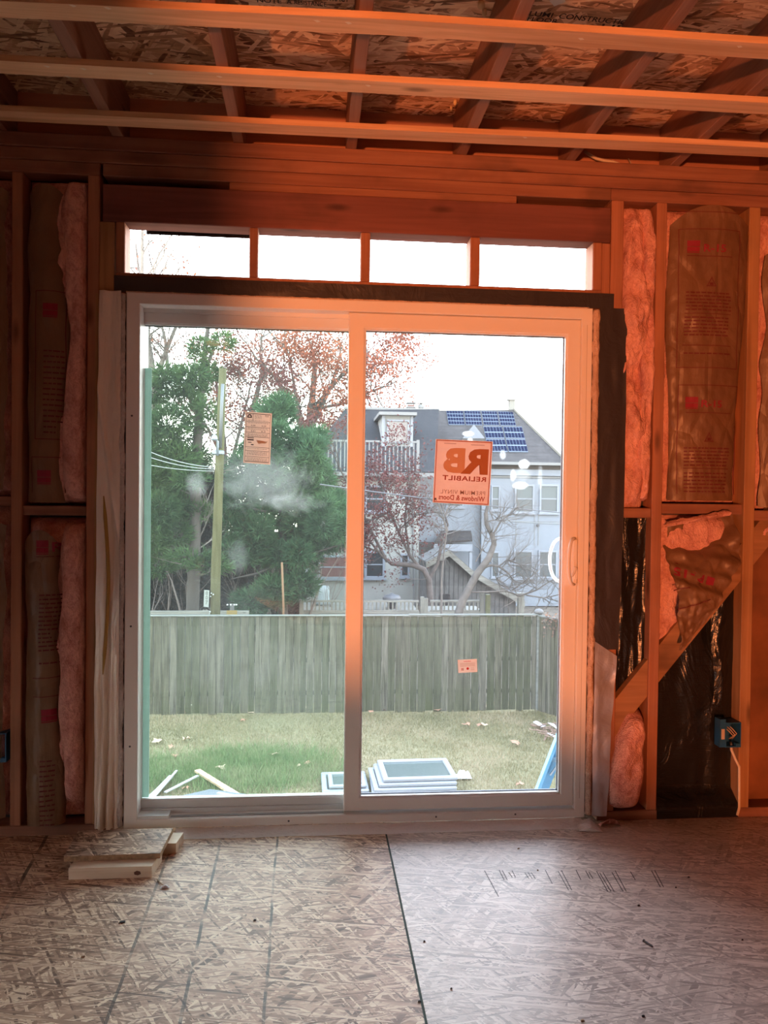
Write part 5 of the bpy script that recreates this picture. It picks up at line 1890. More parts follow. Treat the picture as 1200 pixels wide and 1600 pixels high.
M_BARK = flat('grey_bark', (0.07104, 0.05994, 0.05106, 1), 0.9, var=0.35, vscale=6)
M_BARK2 = flat('pale_bark', (0.1099, 0.09568, 0.0814, 1), 0.9, var=0.3, vscale=6)
M_EVER = leaf_mat('cedar_needles', [(0.0103, 0.02617, 0.01046, 1), (0.03005, 0.06133, 0.02159, 1), (0.07298, 0.1227, 0.03925, 1)], 0.7, 0.9)
M_EVER2 = leaf_mat('spruce_needles', [(0.0151, 0.03764, 0.01914, 1), (0.03774, 0.08073, 0.0368, 1), (0.08022, 0.1479, 0.06257, 1)], 0.7, 0.9)
M_DARKV = leaf_mat('dark_thicket', [(0.006734, 0.008658, 0.005772, 1), (0.01683, 0.01683, 0.01154, 1), (0.03608, 0.02886, 0.02165, 1)], 0.85, 1.1)


def cl(px, py, rx, rz, Y, ry=None, dy=0):
    p = wp(px, py, Y + dy)
    s = (Y + 3) / F_PX
    return (p.x, p.y, p.z, rx * s, (ry or min(rx, rz) * 1.2) * s, rz * s)


# big cedar at the left
rr = np.random.default_rng(21)
tree = thing('cedar_tree', 'tall dark cedar with ragged clumps of foliage behind the fence, left of the pole', 'tree', (-2.9, 14.6, GZ))
m_ = MB()
m_.tube([(-2.95, 14.6, GZ), wp(303, 900, 14.6), wp(306, 760, 14.6), wp(311, 650, 14.6), wp(316, 590, 14.6), wp(321, 540, 14.6), wp(327, 500, 14.6), wp(331, 440, 14.6)], [0.15, 0.14, 0.12, 0.10, 0.075, 0.055, 0.04, 0.015], 8)
m_.tube([wp(317, 590, 14.6), wp(330, 555, 14.6), wp(340, 520, 14.6)], [0.05, 0.04, 0.02], 6)
m_.build('trunk', flat('cedar_bark', (0.037, 0.0296, 0.02442, 1), 0.9), tree, smooth=True)
clumps = [cl(*a, 14.4, None, d) for a, d in [
    ((232, 640, 14, 30), 0), ((236, 700, 20, 34), -.3), ((240, 760, 24, 40), .2), ((238, 830, 24, 36), 0), ((275, 600, 30, 20), .3), ((262, 585, 20, 12), 0), ((300, 590, 26, 16), -.2), ((322, 582, 22, 13), .2), ((283, 625, 34, 16), 0),
    ((263, 660, 36, 20), -.4), ((290, 680, 26, 14), .3), ((250, 690, 30, 24), .2), ((325, 640, 16, 8), -.3), ((330, 662, 18, 9), 0), ((272, 715, 36, 22), -.2), ((305, 715, 24, 14), .3), ((260, 750, 34, 20), .4), ((298, 748, 26, 14), -.4),
    ((315, 540, 18, 10), 0), ((348, 535, 14, 12), .2), ((308, 555, 10, 8), 0), ((250, 800, 30, 26), -.3), ((285, 790, 26, 16), .3), ((270, 835, 30, 18), 0), ((310, 800, 20, 14), .3), ((240, 610, 10, 16), 0), ((310, 610, 14, 10), .2), ((250, 880, 26, 20), .4), ((300, 870, 36, 9), -.5), ((325, 885, 36, 10), -.5)]]
tri_object('foliage', spray_cloud(clumps, 820, 0.20, 0.012, rr), M_EVER, 0, False, tree)
m_ = MB()
rg = random.Random(77)
tips = []
for k in range(26):
    q = Vector(wp(306 + rg.uniform(-3, 10), rg.uniform(540, 900), 14.6))
    grow(m_, q, Vector((rg.uniform(-1, 1), rg.uniform(-.5, .5), rg.uniform(0, .4))).normalized(), rg.uniform(0.4, 0.8), 0.02, 2, rg, tips)
m_.build('branches', M_BARK, tree, kind='stuff')

# spruce right of the pole
rr = np.random.default_rng(22)
tree = thing('spruce_tree', 'broad green spruce behind the fence between the pole and the white houses', 'tree', (-1.0, 16.6, GZ))
m_ = MB()
m_.tube([(-0.95, 16.6, GZ), (-1.0, 16.6, 1.0), (-1.15, 16.6, 3.1)], [0.14, 0.09, 0.02], 8)
for (pa, pb) in [((440, 855), (350, 850)), ((440, 880), (360, 905)), ((450, 830), (530, 800)), ((445, 870), (535, 850)), ((440, 800), (380, 790))]:
    m_.tube([wp(*pa, 16.5), wp((pa[0] + pb[0]) / 2, (pa[1] + pb[1]) / 2 + 4, 16.2), wp(*pb, 16.0)], [0.05, 0.035, 0.012], 5)
m_.build('trunk', flat('dark_bark', (0.0407, 0.0333, 0.0296, 1), 0.9), tree, smooth=True)
rg = random.Random(5)
clumps = []
for (py, xl, xr) in [(642, 415, 440), (662, 405, 455), (685, 392, 472), (706, 385, 500), (690, 470, 505), (728, 372, 505), (752, 360, 515), (778, 352, 528), (802, 348, 540), (826, 350, 545), (848, 360, 542), (866, 350, 500)]:
    n = max(2, int((xr - xl) / 22))
    for i in range(n):
        f = (i + 0.5) / n
        clumps.append(cl(xl + (xr - xl) * f + rg.uniform(-5, 5), py + rg.uniform(-7, 7), rg.uniform(14, 22), rg.uniform(12, 19), 16.4, None, rg.uniform(-1.0, 0.8)))
clumps += [cl(430, 925, 30, 22, 16.2), cl(470, 915, 26, 18, 16.3), cl(395, 940, 30, 18, 16.0), cl(505, 790, 16, 12, 15.8), cl(530, 820, 18, 12, 15.8), cl(480, 730, 18, 14, 15.7), cl(490, 700, 14, 14, 15.7)]
tri_object('foliage', spray_cloud(clumps, 900, 0.24, 0.013, rr), M_EVER2, 0, False, tree)

# dark thicket behind the fence
rr = np.random.default_rng(23)
th = thing('thicket', 'dark brown-green thicket filling the ground behind the left half of the fence', 'shrub', (-4.0, 20, GZ))
rg = random.Random(9)
clumps = []
for k in range(95):
    x_ = rg.uniform(-9.5, -0.9)
    clumps.append((x_, rg.uniform(18.5, 21.5), GZ + rg.uniform(0.2, 4.6 if x_ < -2.6 else 2.0), rg.uniform(0.6, 1.1), rg.uniform(0.5, 0.9), rg.uniform(0.5, 0.9)))
tri_object('foliage', spray_cloud(clumps, 420, 0.28, 0.02, rr), M_DARKV, 0, False, th)
m_, tips = MB(), []
for k in range(28):
    grow(m_, Vector((rg.uniform(-9, 0), rg.uniform(17, 19), GZ)), Vector((rg.gauss(0, .2), 0, 1)).normalized(), rg.uniform(1.0, 1.8), 0.04, 3, rg, tips)
m_.build('branches', flat('thicket_twigs', (0.0962, 0.074, 0.0629, 1), 0.9), th, kind='stuff')

M_MAPLE = leaf_mat('dark_red_leaf', [(0.0407, 0.0114, 0.01221, 1), (0.0814, 0.02442, 0.02238, 1), (0.1221, 0.05291, 0.04477, 1)], 0.8, 1.0)
# oak with rusty leaves, far behind
M_RUST = leaf_mat('rusty_leaf', [(0.09176, 0.0328, 0.02331, 1), (0.2065, 0.06561, 0.03885, 1), (0.2982, 0.1014, 0.04662, 1)], 0.8, 1.0)
W3 = lambda l, Y: [wp(x_, y_, Y) for x_, y_ in l]
Y = 31
limbs = [(W3([(477, 985), (480, 720), (484, 660), (488, 620), (492, 570), (487, 545), (480, 525)], Y), [0.30, 0.26, 0.2, 0.15, 0.11, 0.07, 0.03]),
         (W3([(485, 650), (505, 620), (530, 590), (560, 565), (600, 545)], Y), [0.14, 0.1, 0.08, 0.05, 0.02]),
         (W3([(484, 670), (500, 640), (515, 610), (530, 560), (535, 530)], Y), [0.13, 0.1, 0.07, 0.05, 0.02]),
         (W3([(482, 700), (460, 640), (430, 590), (400, 560), (385, 535)], Y), [0.14, 0.1, 0.08, 0.05, 0.02]),
         (W3([(480, 690), (462, 620), (455, 575), (447, 540)], Y), [0.12, 0.08, 0.05, 0.02]),
         (W3([(488, 640), (540, 630), (580, 612), (606, 600)], Y), [0.08, 0.06, 0.04, 0.015]),
         (W3([(389, 985), (392, 700), (395, 640), (410, 580), (406, 550), (410, 525)], Y), [0.2, 0.16, 0.13, 0.09, 0.06, 0.02])]
bare_tree('oak_tree', 'tall oak with sparse rusty leaves rising far behind the spruce', (-0.3, 31, GZ), limbs, (13, 1.35, 0.036, 4, 0.2), M_BARK2, 31, M_RUST, 21000, (0.04, 0.085), lambda P, r: P[:, 2] < 8.6, None, 0.22)
# bare trees at far left
Y = 27
limbs = [(W3([(231, 985), (236, 680), (240, 600), (232, 540), (222, 470), (212, 380)], Y), [0.24, 0.2, 0.16, 0.12, 0.08, 0.03]),
         (W3([(238, 610), (255, 560), (275, 510), (300, 450)], Y), [0.12, 0.09, 0.06, 0.02]),
         (W3([(240, 620), (262, 575), (258, 530), (245, 480), (240, 420)], Y), [0.1, 0.08, 0.06, 0.04, 0.02]),
         (W3([(236, 580), (225, 540), (232, 510), (260, 505), (290, 490)], Y), [0.08, 0.06, 0.05, 0.03, 0.02])]
bare_tree('bare_tree', 'bare tree with tangled branches at the far left behind the cedar', (-6, 27, GZ), limbs, (9, 1.4, 0.036, 4, 0.3), M_BARK, 33, M_RUST, 250, (0.05, 0.10))
Y = 15.2
limbs = [(W3([(318, 640), (320, 590), (322, 520), (318, 460)], Y), [0.03, 0.03, 0.02, 0.01]),
         (W3([(221, 560), (222, 470), (222, 420), (222, 380), (223, 350)], Y), [0.05, 0.045, 0.042, 0.038, 0.03]),
         (W3([(222, 440), (238, 420), (250, 395), (270, 365), (280, 345)], Y), [0.022, 0.020, 0.018, 0.015, 0.010]),
         (W3([(222, 470), (235, 430), (255, 400), (262, 375)], Y), [0.022, 0.02, 0.016, 0.010]),
         (W3([(222, 480), (250, 440), (262, 405), (275, 385)], Y), [0.022, 0.02, 0.016, 0.010]),
         (W3([(222, 400), (232, 380), (252, 366)], Y), [0.02, 0.016, 0.010]),
         (W3([(222, 480), (265, 445), (280, 420), (293, 405)], Y), [0.022, 0.018, 0.014, 0.010])]
bare_tree('bare_tree', 'thin bare treetop seen through the first transom opening', (-4.15, 15.2, GZ), [(W3([(224, 960), (222, 700), (221, 560)], Y), [0.1, 0.07, 0.04])] + limbs[1:], (4, 0.35, 0.010, 2, 0.3), M_BARK2, 35)

Y = 29
limbs = [(W3([(349, 985), (352, 760), (350, 690), (340, 620), (335, 560)], Y), [0.16, 0.13, 0.1, 0.07, 0.02]),
         (W3([(352, 760), (370, 690), (385, 630), (395, 590)], Y), [0.09, 0.07, 0.05, 0.02]),
         (W3([(350, 720), (325, 670), (300, 640), (290, 600)], Y), [0.08, 0.06, 0.04, 0.02]),
         (W3([(352, 740), (410, 690), (450, 660)], Y), [0.07, 0.05, 0.02])]
bare_tree('bare_tree', 'twiggy tree with dull red leaves far behind the utility pole', (-3.6, 29, GZ), limbs, (14, 1.3, 0.032, 4, 0.2), M_BARK, 37, M_MAPLE, 9000, (0.04, 0.075), None, None, 0.2)

# red Japanese maple
Y = 18.5
limbs = [(W3([(673, 975), (672, 935), (670, 905), (662, 890), (645, 883), (612, 881), (596, 868), (580, 848), (568, 838)], Y), [0.11, 0.10, 0.09, 0.085, 0.08, 0.06, 0.04, 0.03, 0.015]),
         (W3([(655, 886), (640, 868), (622, 830), (605, 790), (590, 740)], Y), [0.05, 0.04, 0.035, 0.03, 0.015]),
         (W3([(670, 905), (684, 880), (690, 850), (700, 820), (694, 800), (688, 785)], Y), [0.06, 0.05, 0.045, 0.03, 0.02, 0.01]),
         (W3([(640, 870), (632, 810), (640, 760), (635, 715)], Y), [0.035, 0.03, 0.02, 0.01]),
         (W3([(605, 878), (580, 830), (555, 780), (530, 730), (512, 690)], Y), [0.045, 0.04, 0.03, 0.02, 0.01]),
         (W3([(590, 862), (560, 850), (535, 845), (500, 850)], Y), [0.03, 0.025, 0.02, 0.01]),
         (W3([(620, 830), (650, 805), (680, 800)], Y), [0.03, 0.02, 0.01]),
         (W3([(608, 800), (575, 815), (545, 830)], Y), [0.03, 0.02, 0.01])]
bare_tree('maple_tree', 'spreading maple with dark red leaves in front of the cream house', (3.05, 18.5, GZ), limbs, (20, 0.62, 0.014, 3, 0.25), M_BARK_D, 41, M_MAPLE, 11000, (0.025, 0.05),
          lambda P, r: (P[:, 0] - 0.62 * 0) < 2.75 + 0.25 * r.normal(0, 1, len(P)))
# bare crooked tree before the white house
Y = 16
limbs = [(W3([(708, 985), (722, 940), (745, 897), (764, 872), (772, 850), (770, 838), (760, 820), (759, 803), (763, 785), (760, 760)], Y), [0.11, 0.10, 0.095, 0.085, 0.07, 0.065, 0.05, 0.05, 0.035, 0.02]),
         (W3([(748, 890), (765, 883), (780, 885), (795, 896), (801, 905), (797, 920)], Y), [0.045, 0.035, 0.032, 0.025, 0.015, 0.008]),
         (W3([(780, 885), (790, 876), (806, 875)], Y), [0.02, 0.016, 0.008]),
         (W3([(770, 883), (776, 905), (782, 918)], Y), [0.016, 0.012, 0.008]),
         (W3([(728, 925), (760, 925), (790, 923), (812, 931), (838, 922), (850, 914), (870, 902)], Y), [0.02, 0.02, 0.022, 0.024, 0.022, 0.016, 0.008]),
         (W3([(800, 922), (815, 912), (835, 897), (840, 890)], Y), [0.02, 0.016, 0.012, 0.006]),
         (W3([(822, 930), (850, 934), (880, 928)], Y), [0.02, 0.016, 0.01]),
         (W3([(838, 922), (838, 913), (826, 908), (812, 912)], Y), [0.016, 0.012, 0.01, 0.006]),
         (W3([(769, 838), (782, 815), (800, 800), (812, 790)], Y), [0.03, 0.022, 0.014, 0.006]),
         (W3([(760, 815), (775, 812), (790, 806)], Y), [0.02, 0.014, 0.006]),
         (W3([(743, 878), (752, 862), (757, 846), (768, 838)], Y), [0.016, 0.014, 0.01, 0.008]),
         (W3([(700, 830), (693, 812), (700, 795), (708, 780)], Y), [0.025, 0.02, 0.015, 0.008]),
         (W3([(690, 985), (690, 905), (694, 860), (698, 830), (690, 800), (682, 780)], Y), [0.028, 0.026, 0.024, 0.02, 0.015, 0.008])]
bare_tree('bare_tree', 'crooked bare tree with a leaning trunk in front of the white house', (3.3, 16, GZ), limbs, (13, 0.46, 0.013, 4, 0.3), M_BARK, 43)

# ---------------------------------------------------------------- utility pole, wires
pole = thing('utility_pole', 'mossy wooden utility pole with grey conduit and bracket behind the fence', 'pole', (-2.21, 13, GZ))
t_ = NT('mossy_pole')
g = t_.noise(t_.coord((14, 14, 1.2)), 1.0, 4)
M_POLE = t_.bsdf(t_.ramp(g, [(0.3, (0.04088, 0.03931, 0.01729, 1)), (0.7, (0.07548, 0.07077, 0.03617, 1))]), 0.9, 0, 0.1)
pt = wp(348, 576, 13)
MB().tube([(-2.205, 13, GZ), wp(337, 900, 13), wp(342, 750, 13), pt], [0.105, 0.10, 0.09, 0.075], 14).build('shaft', M_POLE, pole, smooth=True)
M_GREYM = flat('grey_conduit', (0.0888, 0.09176, 0.09768, 1), 0.5, 0.3)
MB().tube([wp(344, 700, 12.93), wp(346, 640, 12.93), wp(348, 600, 12.93)], 0.035, 8).build('conduit', M_GREYM, pole, smooth=True)
m_ = MB()
m_.tube([wp(340, 712, 12.86), wp(340, 690, 12.85), wp(334, 684, 12.8)], 0.025, 8)
m_.lathe(tuple(wp(335, 688, 12.8)), [(0.065, 0), (0.07, 0.03), (0.05, 0.09), (0.02, 0.12)], 12)
m_.build('lamp_bracket', flat('galvanised', (0.1399, 0.1616, 0.1927, 1), 0.4, 0.3), pole, smooth=True, kind='stuff')
m_ = MB()
q = wp(340, 706, 12.9)
m_.lathe((wp(341, 706, 13).x, 13, q.z), [(0.115, -0.05), (0.125, -0.04), (0.125, 0.02), (0.115, 0.03)], 14)
m_.build('band', flat('band_metal', (0.1243, 0.1461, 0.1803, 1), 0.4, 0.3), pole)
c4_ = [wp(x_, y_, 12.86) for x_, y_ in ((319, 922), (327, 922.5), (326, 949), (318, 948))]
m_ = MB()
m_.add([tuple(p) for p in c4_] + [(p.x, p.y + 0.02, p.z) for p in c4_], [(3, 2, 1, 0), (0, 1, 5, 4), (1, 2, 6, 5), (2, 3, 7, 6), (3, 0, 4, 7), (4, 5, 6, 7)])
m_.build('number_plate', flat('plate_face', (0.1702, 0.1776, 0.1591, 1), 0.6), pole)
m_ = MB()
for k, chn in enumerate('807'):
    zc = c4_[0].z - 0.06 - 0.095 * k
    fit_text(m_, chn, lambda u, v, zc=zc: (c4_[0].x + 0.028 + 0.05 * u, 12.856, zc - 0.04 + 0.08 * v), 0.03)
m_.build('plate_number', flat('plate_ink', (0.074, 0.0814, 0.0666, 1), 0.7), pole, kind='stuff')
m_ = MB()
for (px, py, r_) in [(330, 927, 0.012), (333, 929, 0.014), (329, 932, 0.012), (328, 956, 0.014), (327, 959, 0.01)]:
    p = wp(px, py, 12.88)
    m_.hexa([(p.x - r_, 12.88, p.z - r_), (p.x + r_, 12.88, p.z - r_ * .6), (p.x + r_, 12.9, p.z - r_), (p.x - r_, 12.9, p.z - r_), (p.x - r_ * .7, 12.88, p.z + r_), (p.x + r_, 12.88, p.z + r_), (p.x + r_, 12.9, p.z + r_), (p.x - r_, 12.9, p.z + r_)])
m_.build('tag', flat('white_tag', (0.259, 0.2664, 0.2516, 1), 0.6), pole, kind='stuff')


def wire(name, label, pts, Y0, Y1, r, mat, sag=0.0):
    n = 16
    a, b = wp(*pts[0], Y0), wp(*pts[-1], Y1)
    P = []
    for i in range(n + 1):
        f = i / n
        p = a.lerp(b, f)
        P.append(Vector((p.x, p.y, p.z - sag * 4 * f * (1 - f))))
    o = MB().tube(P, r, 5).build(name, mat, None)
    tag(o, label, 'wire')


M_WIRE = flat('black_wire', (0.0444, 0.0444, 0.0481, 1), 0.6)
M_WIREP = flat('pale_wire', (0.185, 0.1961, 0.1924, 1), 0.5)
wire('power_line', 'black power line crossing in front of the white house', [(500, 757), (900, 803)], 14, 20, 0.016, M_WIRE, 0.05)
wire('power_line', 'upper pale wire running to the pole across the cedar', [(190, 684), (335, 730)], 12.4, 13, 0.008, M_WIREP, 0.12)
wire('power_line', 'middle pale wire running to the pole across the cedar', [(190, 697), (335, 733)], 12.4, 13, 0.008, M_WIREP, 0.10)
wire('power_line', 'lowest pale wire running to the pole across the cedar', [(190, 717), (335, 736)], 12.4, 13, 0.007, M_WIREP, 0.06)
wire('power_line', 'thin service wire across the upper wall of the white house', [(778, 812), (876, 818)], 24.98, 24.98, 0.010, M_WIREP, 0.03)

# neighbour bits between fence and houses
M_OLDW = wood('old_deck_wood', (0.0814, 0.07733, 0.06512, 1), (0.1628, 0.1547, 0.1302, 1), 'x', 16)
M_OLDWZ = wood('old_deck_wood_z', (0.06919, 0.06512, 0.05291, 1), (0.1465, 0.1384, 0.114, 1), 'z', 16)
M_DARKW = flat('grey_dark_boards', (0.0629, 0.06068, 0.05772, 1), 0.9, var=0.3, vscale=4)
nf = thing('fence', 'grey board top of a second fence behind the pole', 'fence', (-3.4, 14, GZ))
MB().box(-6.0, -1.6, 13.98, 14.02, GZ, -1.27).build('panel', M_DARKW, nf)
MB().box(-6.0, -1.6, 13.95, 14.05, -1.27, -1.20).build('cap_rail', M_OLDW, nf)
deck = thing('deck', 'raised wooden deck with white-edged balusters behind the fence', 'deck', (2.0, 17.5, GZ))
DZ = -1.72
MB().box(-0.55, 2.58, 17.0, 18.9, DZ, DZ + 0.05).build('floor_boards', M_OLDW, deck)
MB().box(2.75, 4.3, 17.0, 18.1, DZ, DZ + 0.05).build('floor_boards', M_OLDW, deck)
MB().box(-0.55, 4.3, 17.0, 17.06, DZ - 0.22, DZ - 0.01).build('rim', M_OLDW, deck)
for x0, x1 in ((-0.52, 2.56), (2.86, 4.18)):
    MB().box(x0, x1, 17.0, 17.07, -1.42, -1.37).build('top_rail', M_OLDW, deck)
    MB().box(x0, x1, 17.01, 17.06, -1.665, -1.63).build('bottom_rail', M_OLDW, deck)
    n = int((x1 - x0) / 0.105)
    for i in range(n):
        xx = x0 + 0.05 + i * (x1 - x0 - 0.1) / (n - 1)
        MB().box(xx - 0.018, xx + 0.018, 17.015, 17.05, -1.64, -1.41).build('baluster', M_OLDWZ, deck)
for xx, zt_ in ((-0.56, -1.35), (2.60, -1.28), (2.70, -1.32), (4.19, -1.16)):
    MB().box(xx, xx + 0.10, 16.99, 17.09, GZ, zt_).build('post', M_OLDWZ, deck)
for xx in (0.6, 1.6, 3.5):
    MB().box(xx, xx + 0.1, 17.1, 17.2, GZ, DZ).build('post', M_OLDWZ, deck)
fn = thing('fountain', 'round dark birdbath or grill standing on the deck rail behind the fence', 'grill', (1.85, 17.6, -1.4))
p = wp(612, 938, 17.6)
MB().lathe((p.x, 17.6, DZ + 0.05), [(0.10, 0), (0.12, 0.15), (0.24, 0.22), (0.25, 0.30), (0.20, 0.36), (0.06, 0.39), (0.02, 0.42)], 18).build('bowl', flat('dark_grill', (0.0518, 0.0518, 0.0555, 1), 0.5), fn, smooth=True)
br = thing('rain_barrel', 'white rain barrel standing on the deck at the corner of the cream house', 'barrel', (0.03, 18.3, DZ + 0.05))
MB().lathe((0.04, 18.3, DZ + 0.05), [(0.17, 0), (0.20, 0.06), (0.205, 0.2), (0.20, 0.24), (0.205, 0.28), (0.205, 0.42), (0.19, 0.5), (0.17, 0.52)], 18).build('body', flat('white_barrel', (0.2361, 0.2686, 0.2849, 1), 0.5), br, smooth=True)
m_ = MB()
m_.tube([wp(480, 888, 18.3), wp(480, 900, 18.3), wp(485, 911, 18.3), wp(495, 915, 18.3), wp(506, 918, 18.3)], 0.06, 8)
m_.build('downpipe', flat('pale_pipe', (0.2523, 0.2605, 0.2686, 1), 0.5), br, smooth=True)
# shed with its sloping roof
shed = thing('shed', 'grey board shed with a sloping roof in front of the white house', 'shed', (4.6, 19.8, GZ))
SY = 19.8
sp = [wp(x_, y_, SY) for x_, y_ in ((668, 878), (700, 862), (735, 893), (812, 938))]
x0s, x1s = sp[0].x, sp[3].x - 0.12
MB().prism([(x0s, GZ), (x1s, GZ), (x1s, sp[3].z), (sp[2].x, sp[2].z), (sp[1].x, sp[1].z), (x0s, sp[0].z)], SY, 21.4).build('wall', M_DARKW, shed)
m_ = MB()
z_, a, b, c_ = sp[0] + Vector((-0.08, 0, -0.03)), sp[1] + Vector((0, 0, 0.02)), sp[2] + Vector((0, 0, 0.02)), sp[3] + Vector((0.1, 0, -0.03))
for p, q in ((z_, a), (a, b), (b, c_)):
    m_.hexa([(p.x, SY - .2, p.z), (q.x, SY - .2, q.z), (q.x, 21.5, q.z), (p.x, 21.5, p.z), (p.x, SY - .2, p.z + 0.06), (q.x, SY - .2, q.z + 0.06), (q.x, 21.5, q.z + 0.06), (p.x, 21.5, p.z + 0.06)])
m_.build('roof', flat('pale_shed_roof', (0.06993, 0.06827, 0.06327, 1), 0.8), shed)
for p, q in ((z_, a), (a, b), (b, c_)):
    MB().hexa([(p.x, SY - .24, p.z - 0.14), (q.x, SY - .24, q.z - 0.14), (q.x, SY - .2, q.z - 0.14), (p.x, SY - .2, p.z - 0.14), (p.x, SY - .24, p.z + 0.04), (q.x, SY - .24, q.z + 0.04), (q.x, SY - .2, q.z + 0.04), (p.x, SY - .2, p.z + 0.04)]).build('bargeboard', M_OLDW, shed)
M_JOINT = flat('joint', (0.0222, 0.0222, 0.0222, 1), 0.9)
xx = x0s + 0.1
while xx < x1s - 0.1:
    zt_ = sp[1].z + (sp[3].z - sp[1].z) * max(0, xx - sp[1].x) / (sp[3].x - sp[1].x) - 0.2
    MB().box(xx, xx + 0.012, SY - 0.012, SY, GZ, zt_).build('board_joint', M_JOINT, shed)
    xx += 0.14
a, b = wp(686, 948, SY), wp(703, 928, SY)
MB().box(a.x, b.x, SY - 0.03, SY, a.z, b.z).build('shed_window', flat('shed_dark_window', (0.0148, 0.0148, 0.01628, 1), 0.4, 0, 0.2), shed)
pst = thing('gate_post', 'thick weathered post at the right end of the shed', 'post', (5.48, 17.6, GZ))
MB().bbox(5.36, 5.52, 17.5, 17.66, GZ, -1.30, 0.01).build('shaft', M_OLDWZ, pst)
MB().bbox(5.33, 5.55, 17.47, 17.69, -1.30, -1.24, 0.01).build('post_top', M_OLDW, pst)
post2 = MB().bbox(4.28, 4.40, 16.7, 16.82, GZ, -1.18, 0.01).build('gate_post', flat('mossy_post', (0.074, 0.074, 0.037, 1), 0.9, var=0.2), None)
tag(post2, 'mossy yellowish post right of the deck rail', 'post')
yp = MB().box(-1.86, -1.66, 12.0, 12.02, -1.0, -0.9).build('small_sign', flat('ochre_sign', (0.1258, 0.0814, 0.0148, 1), 0.7), None)
sk_ = thing('stake_sign', 'small ochre plate on a dark stake behind the fence right of the pole', 'sign', (-1.76, 12, GZ))
yp.parent = sk_
yp.location = Vector(yp.location) - Vector(sk_.location)
yp.name = 'plate'
MB().box(-1.80, -1.72, 12.03, 12.06, GZ, -0.78).build('stake', M_DARKW, sk_)
m_ = MB()
for xx in (-1.86, -1.80, -1.73, -1.69):
    m_.box(xx, xx + 0.03, 12.0, 12.01, -0.80, -0.775)
m_.build('white_marks', flat('white_marks', (0.3108, 0.3108, 0.3019, 1), 0.7), sk_, kind='stuff')
ot = MB().tube([(-0.80, 12.4, GZ), (-0.79, 12.4, -0.9), (-0.83, 12.4, 0.0)], 0.022, 7).build('marker_stake', flat('rusty_orange_stake', (0.09768, 0.04736, 0.01776, 1), 0.8), None, smooth=True)
tag(ot, 'thin rusty orange stake standing behind the fence under the spruce', 'stake')

# ---------------------------------------------------------------- houses
t_ = NT('roof_shingles')
cz = t_.coord((1, 1, 1))
sp_ = t_.new('ShaderNodeSeparateXYZ')
t_.put(sp_.inputs[0], cz)
rows = t_.math('FRACT', t_.math('MULTIPLY', sp_.outputs[2], 7.0))
rowd = t_.ramp(rows, [(0.0, (0.45, 0.45, 0.45)), (0.16, (1, 1, 1))])
v = t_.noise(t_.coord((5, 1.0, 8)), 1.0, 4, 0.7)
c = t_.ramp(v, [(0.3, (0.01175, 0.01175, 0.01288, 1)), (0.7, (0.02127, 0.02071, 0.02127, 1))])
M_SHING = t_.bsdf(t_.mix(1.0, c, rowd, 'MULTIPLY'), 0.9, 0, 0.2)
t_ = NT('roof_shingles_brown')
sp_ = t_.new('ShaderNodeSeparateXYZ')
t_.put(sp_.inputs[0], t_.coord())
rows = t_.math('FRACT', t_.math('MULTIPLY', sp_.outputs[2], 7.0))
rowd = t_.ramp(rows, [(0.0, (0.5, 0.5, 0.5)), (0.16, (1, 1, 1))])
v = t_.noise(t_.coord((4, 1, 8)), 1.0, 4, 0.7)
c = t_.ramp(v, [(0.3, (0.02645, 0.02238, 0.02035, 1)), (0.7, (0.0468, 0.0407, 0.03767, 1))])
M_SHINGB = t_.bsdf(t_.mix(1.0, c, rowd, 'MULTIPLY'), 0.9, 0, 0.2)
M_CREAM = flat('cream_stucco', (0.2148, 0.2148, 0.1915, 1), 0.9, var=0.05, vscale=3)
M_WHITEH = flat('bluish_white_siding', (0.1325, 0.1464, 0.1628, 1), 0.8, var=0.03, vscale=2)
M_TRIMW = flat('house_white_trim', (0.1501, 0.1646, 0.184, 1), 0.6)
M_TRIMG = flat('house_grey_trim', (0.1245, 0.1245, 0.1177, 1), 0.7)
M_WGLASS = flat('house_window_dark', (0.0222, 0.02442, 0.02664, 1), 0.15, 0, 0.25)
M_WGLASS2 = flat('house_window_grey', (0.05772, 0.0666, 0.06882, 1), 0.15, 0, 0.25)
M_BRICKC = flat('chimney_red', (0.1221, 0.0629, 0.0518, 1), 0.9, var=0.2, vscale=12)


def win(parent, px0, px1, py0, py1, Y, split=0.48, fr_=0.06, mat=None, top=None, tm=None):
    a, b = wp(px0, py1, Y), wp(px1, py0, Y)
    x0, x1, z0, z1 = a.x, b.x, a.z, b.z
    m_ = MB()
    framed(m_, x0 - fr_, x1 + fr_, z0 - fr_, z1 + fr_, fr_, fr_, fr_, fr_, Y - 0.05, Y + 0.02, 0.005)
    f = m_.build('window', tm or M_TRIMW, parent)
    zm = z0 + (z1 - z0) * split
    MB().box(x0, x1, Y - 0.02, Y - 0.012, z0, zm - 0.02).build('pane', mat or M_WGLASS, f)
    MB().box(x0, x1, Y - 0.02, Y - 0.012, zm + 0.02, z1).build('pane', top or mat or M_WGLASS, f)
    MB().box(x0, x1, Y - 0.03, Y - 0.005, zm - 0.02, zm + 0.02).build('meeting_rail', tm or M_TRIMW, f)
    MB().box(x0 - fr_ - 0.03, x1 + fr_ + 0.03, Y - 0.08, Y, z0 - fr_ - 0.05, z0 - fr_).build('window_sill', tm or M_TRIMW, f)
    return f


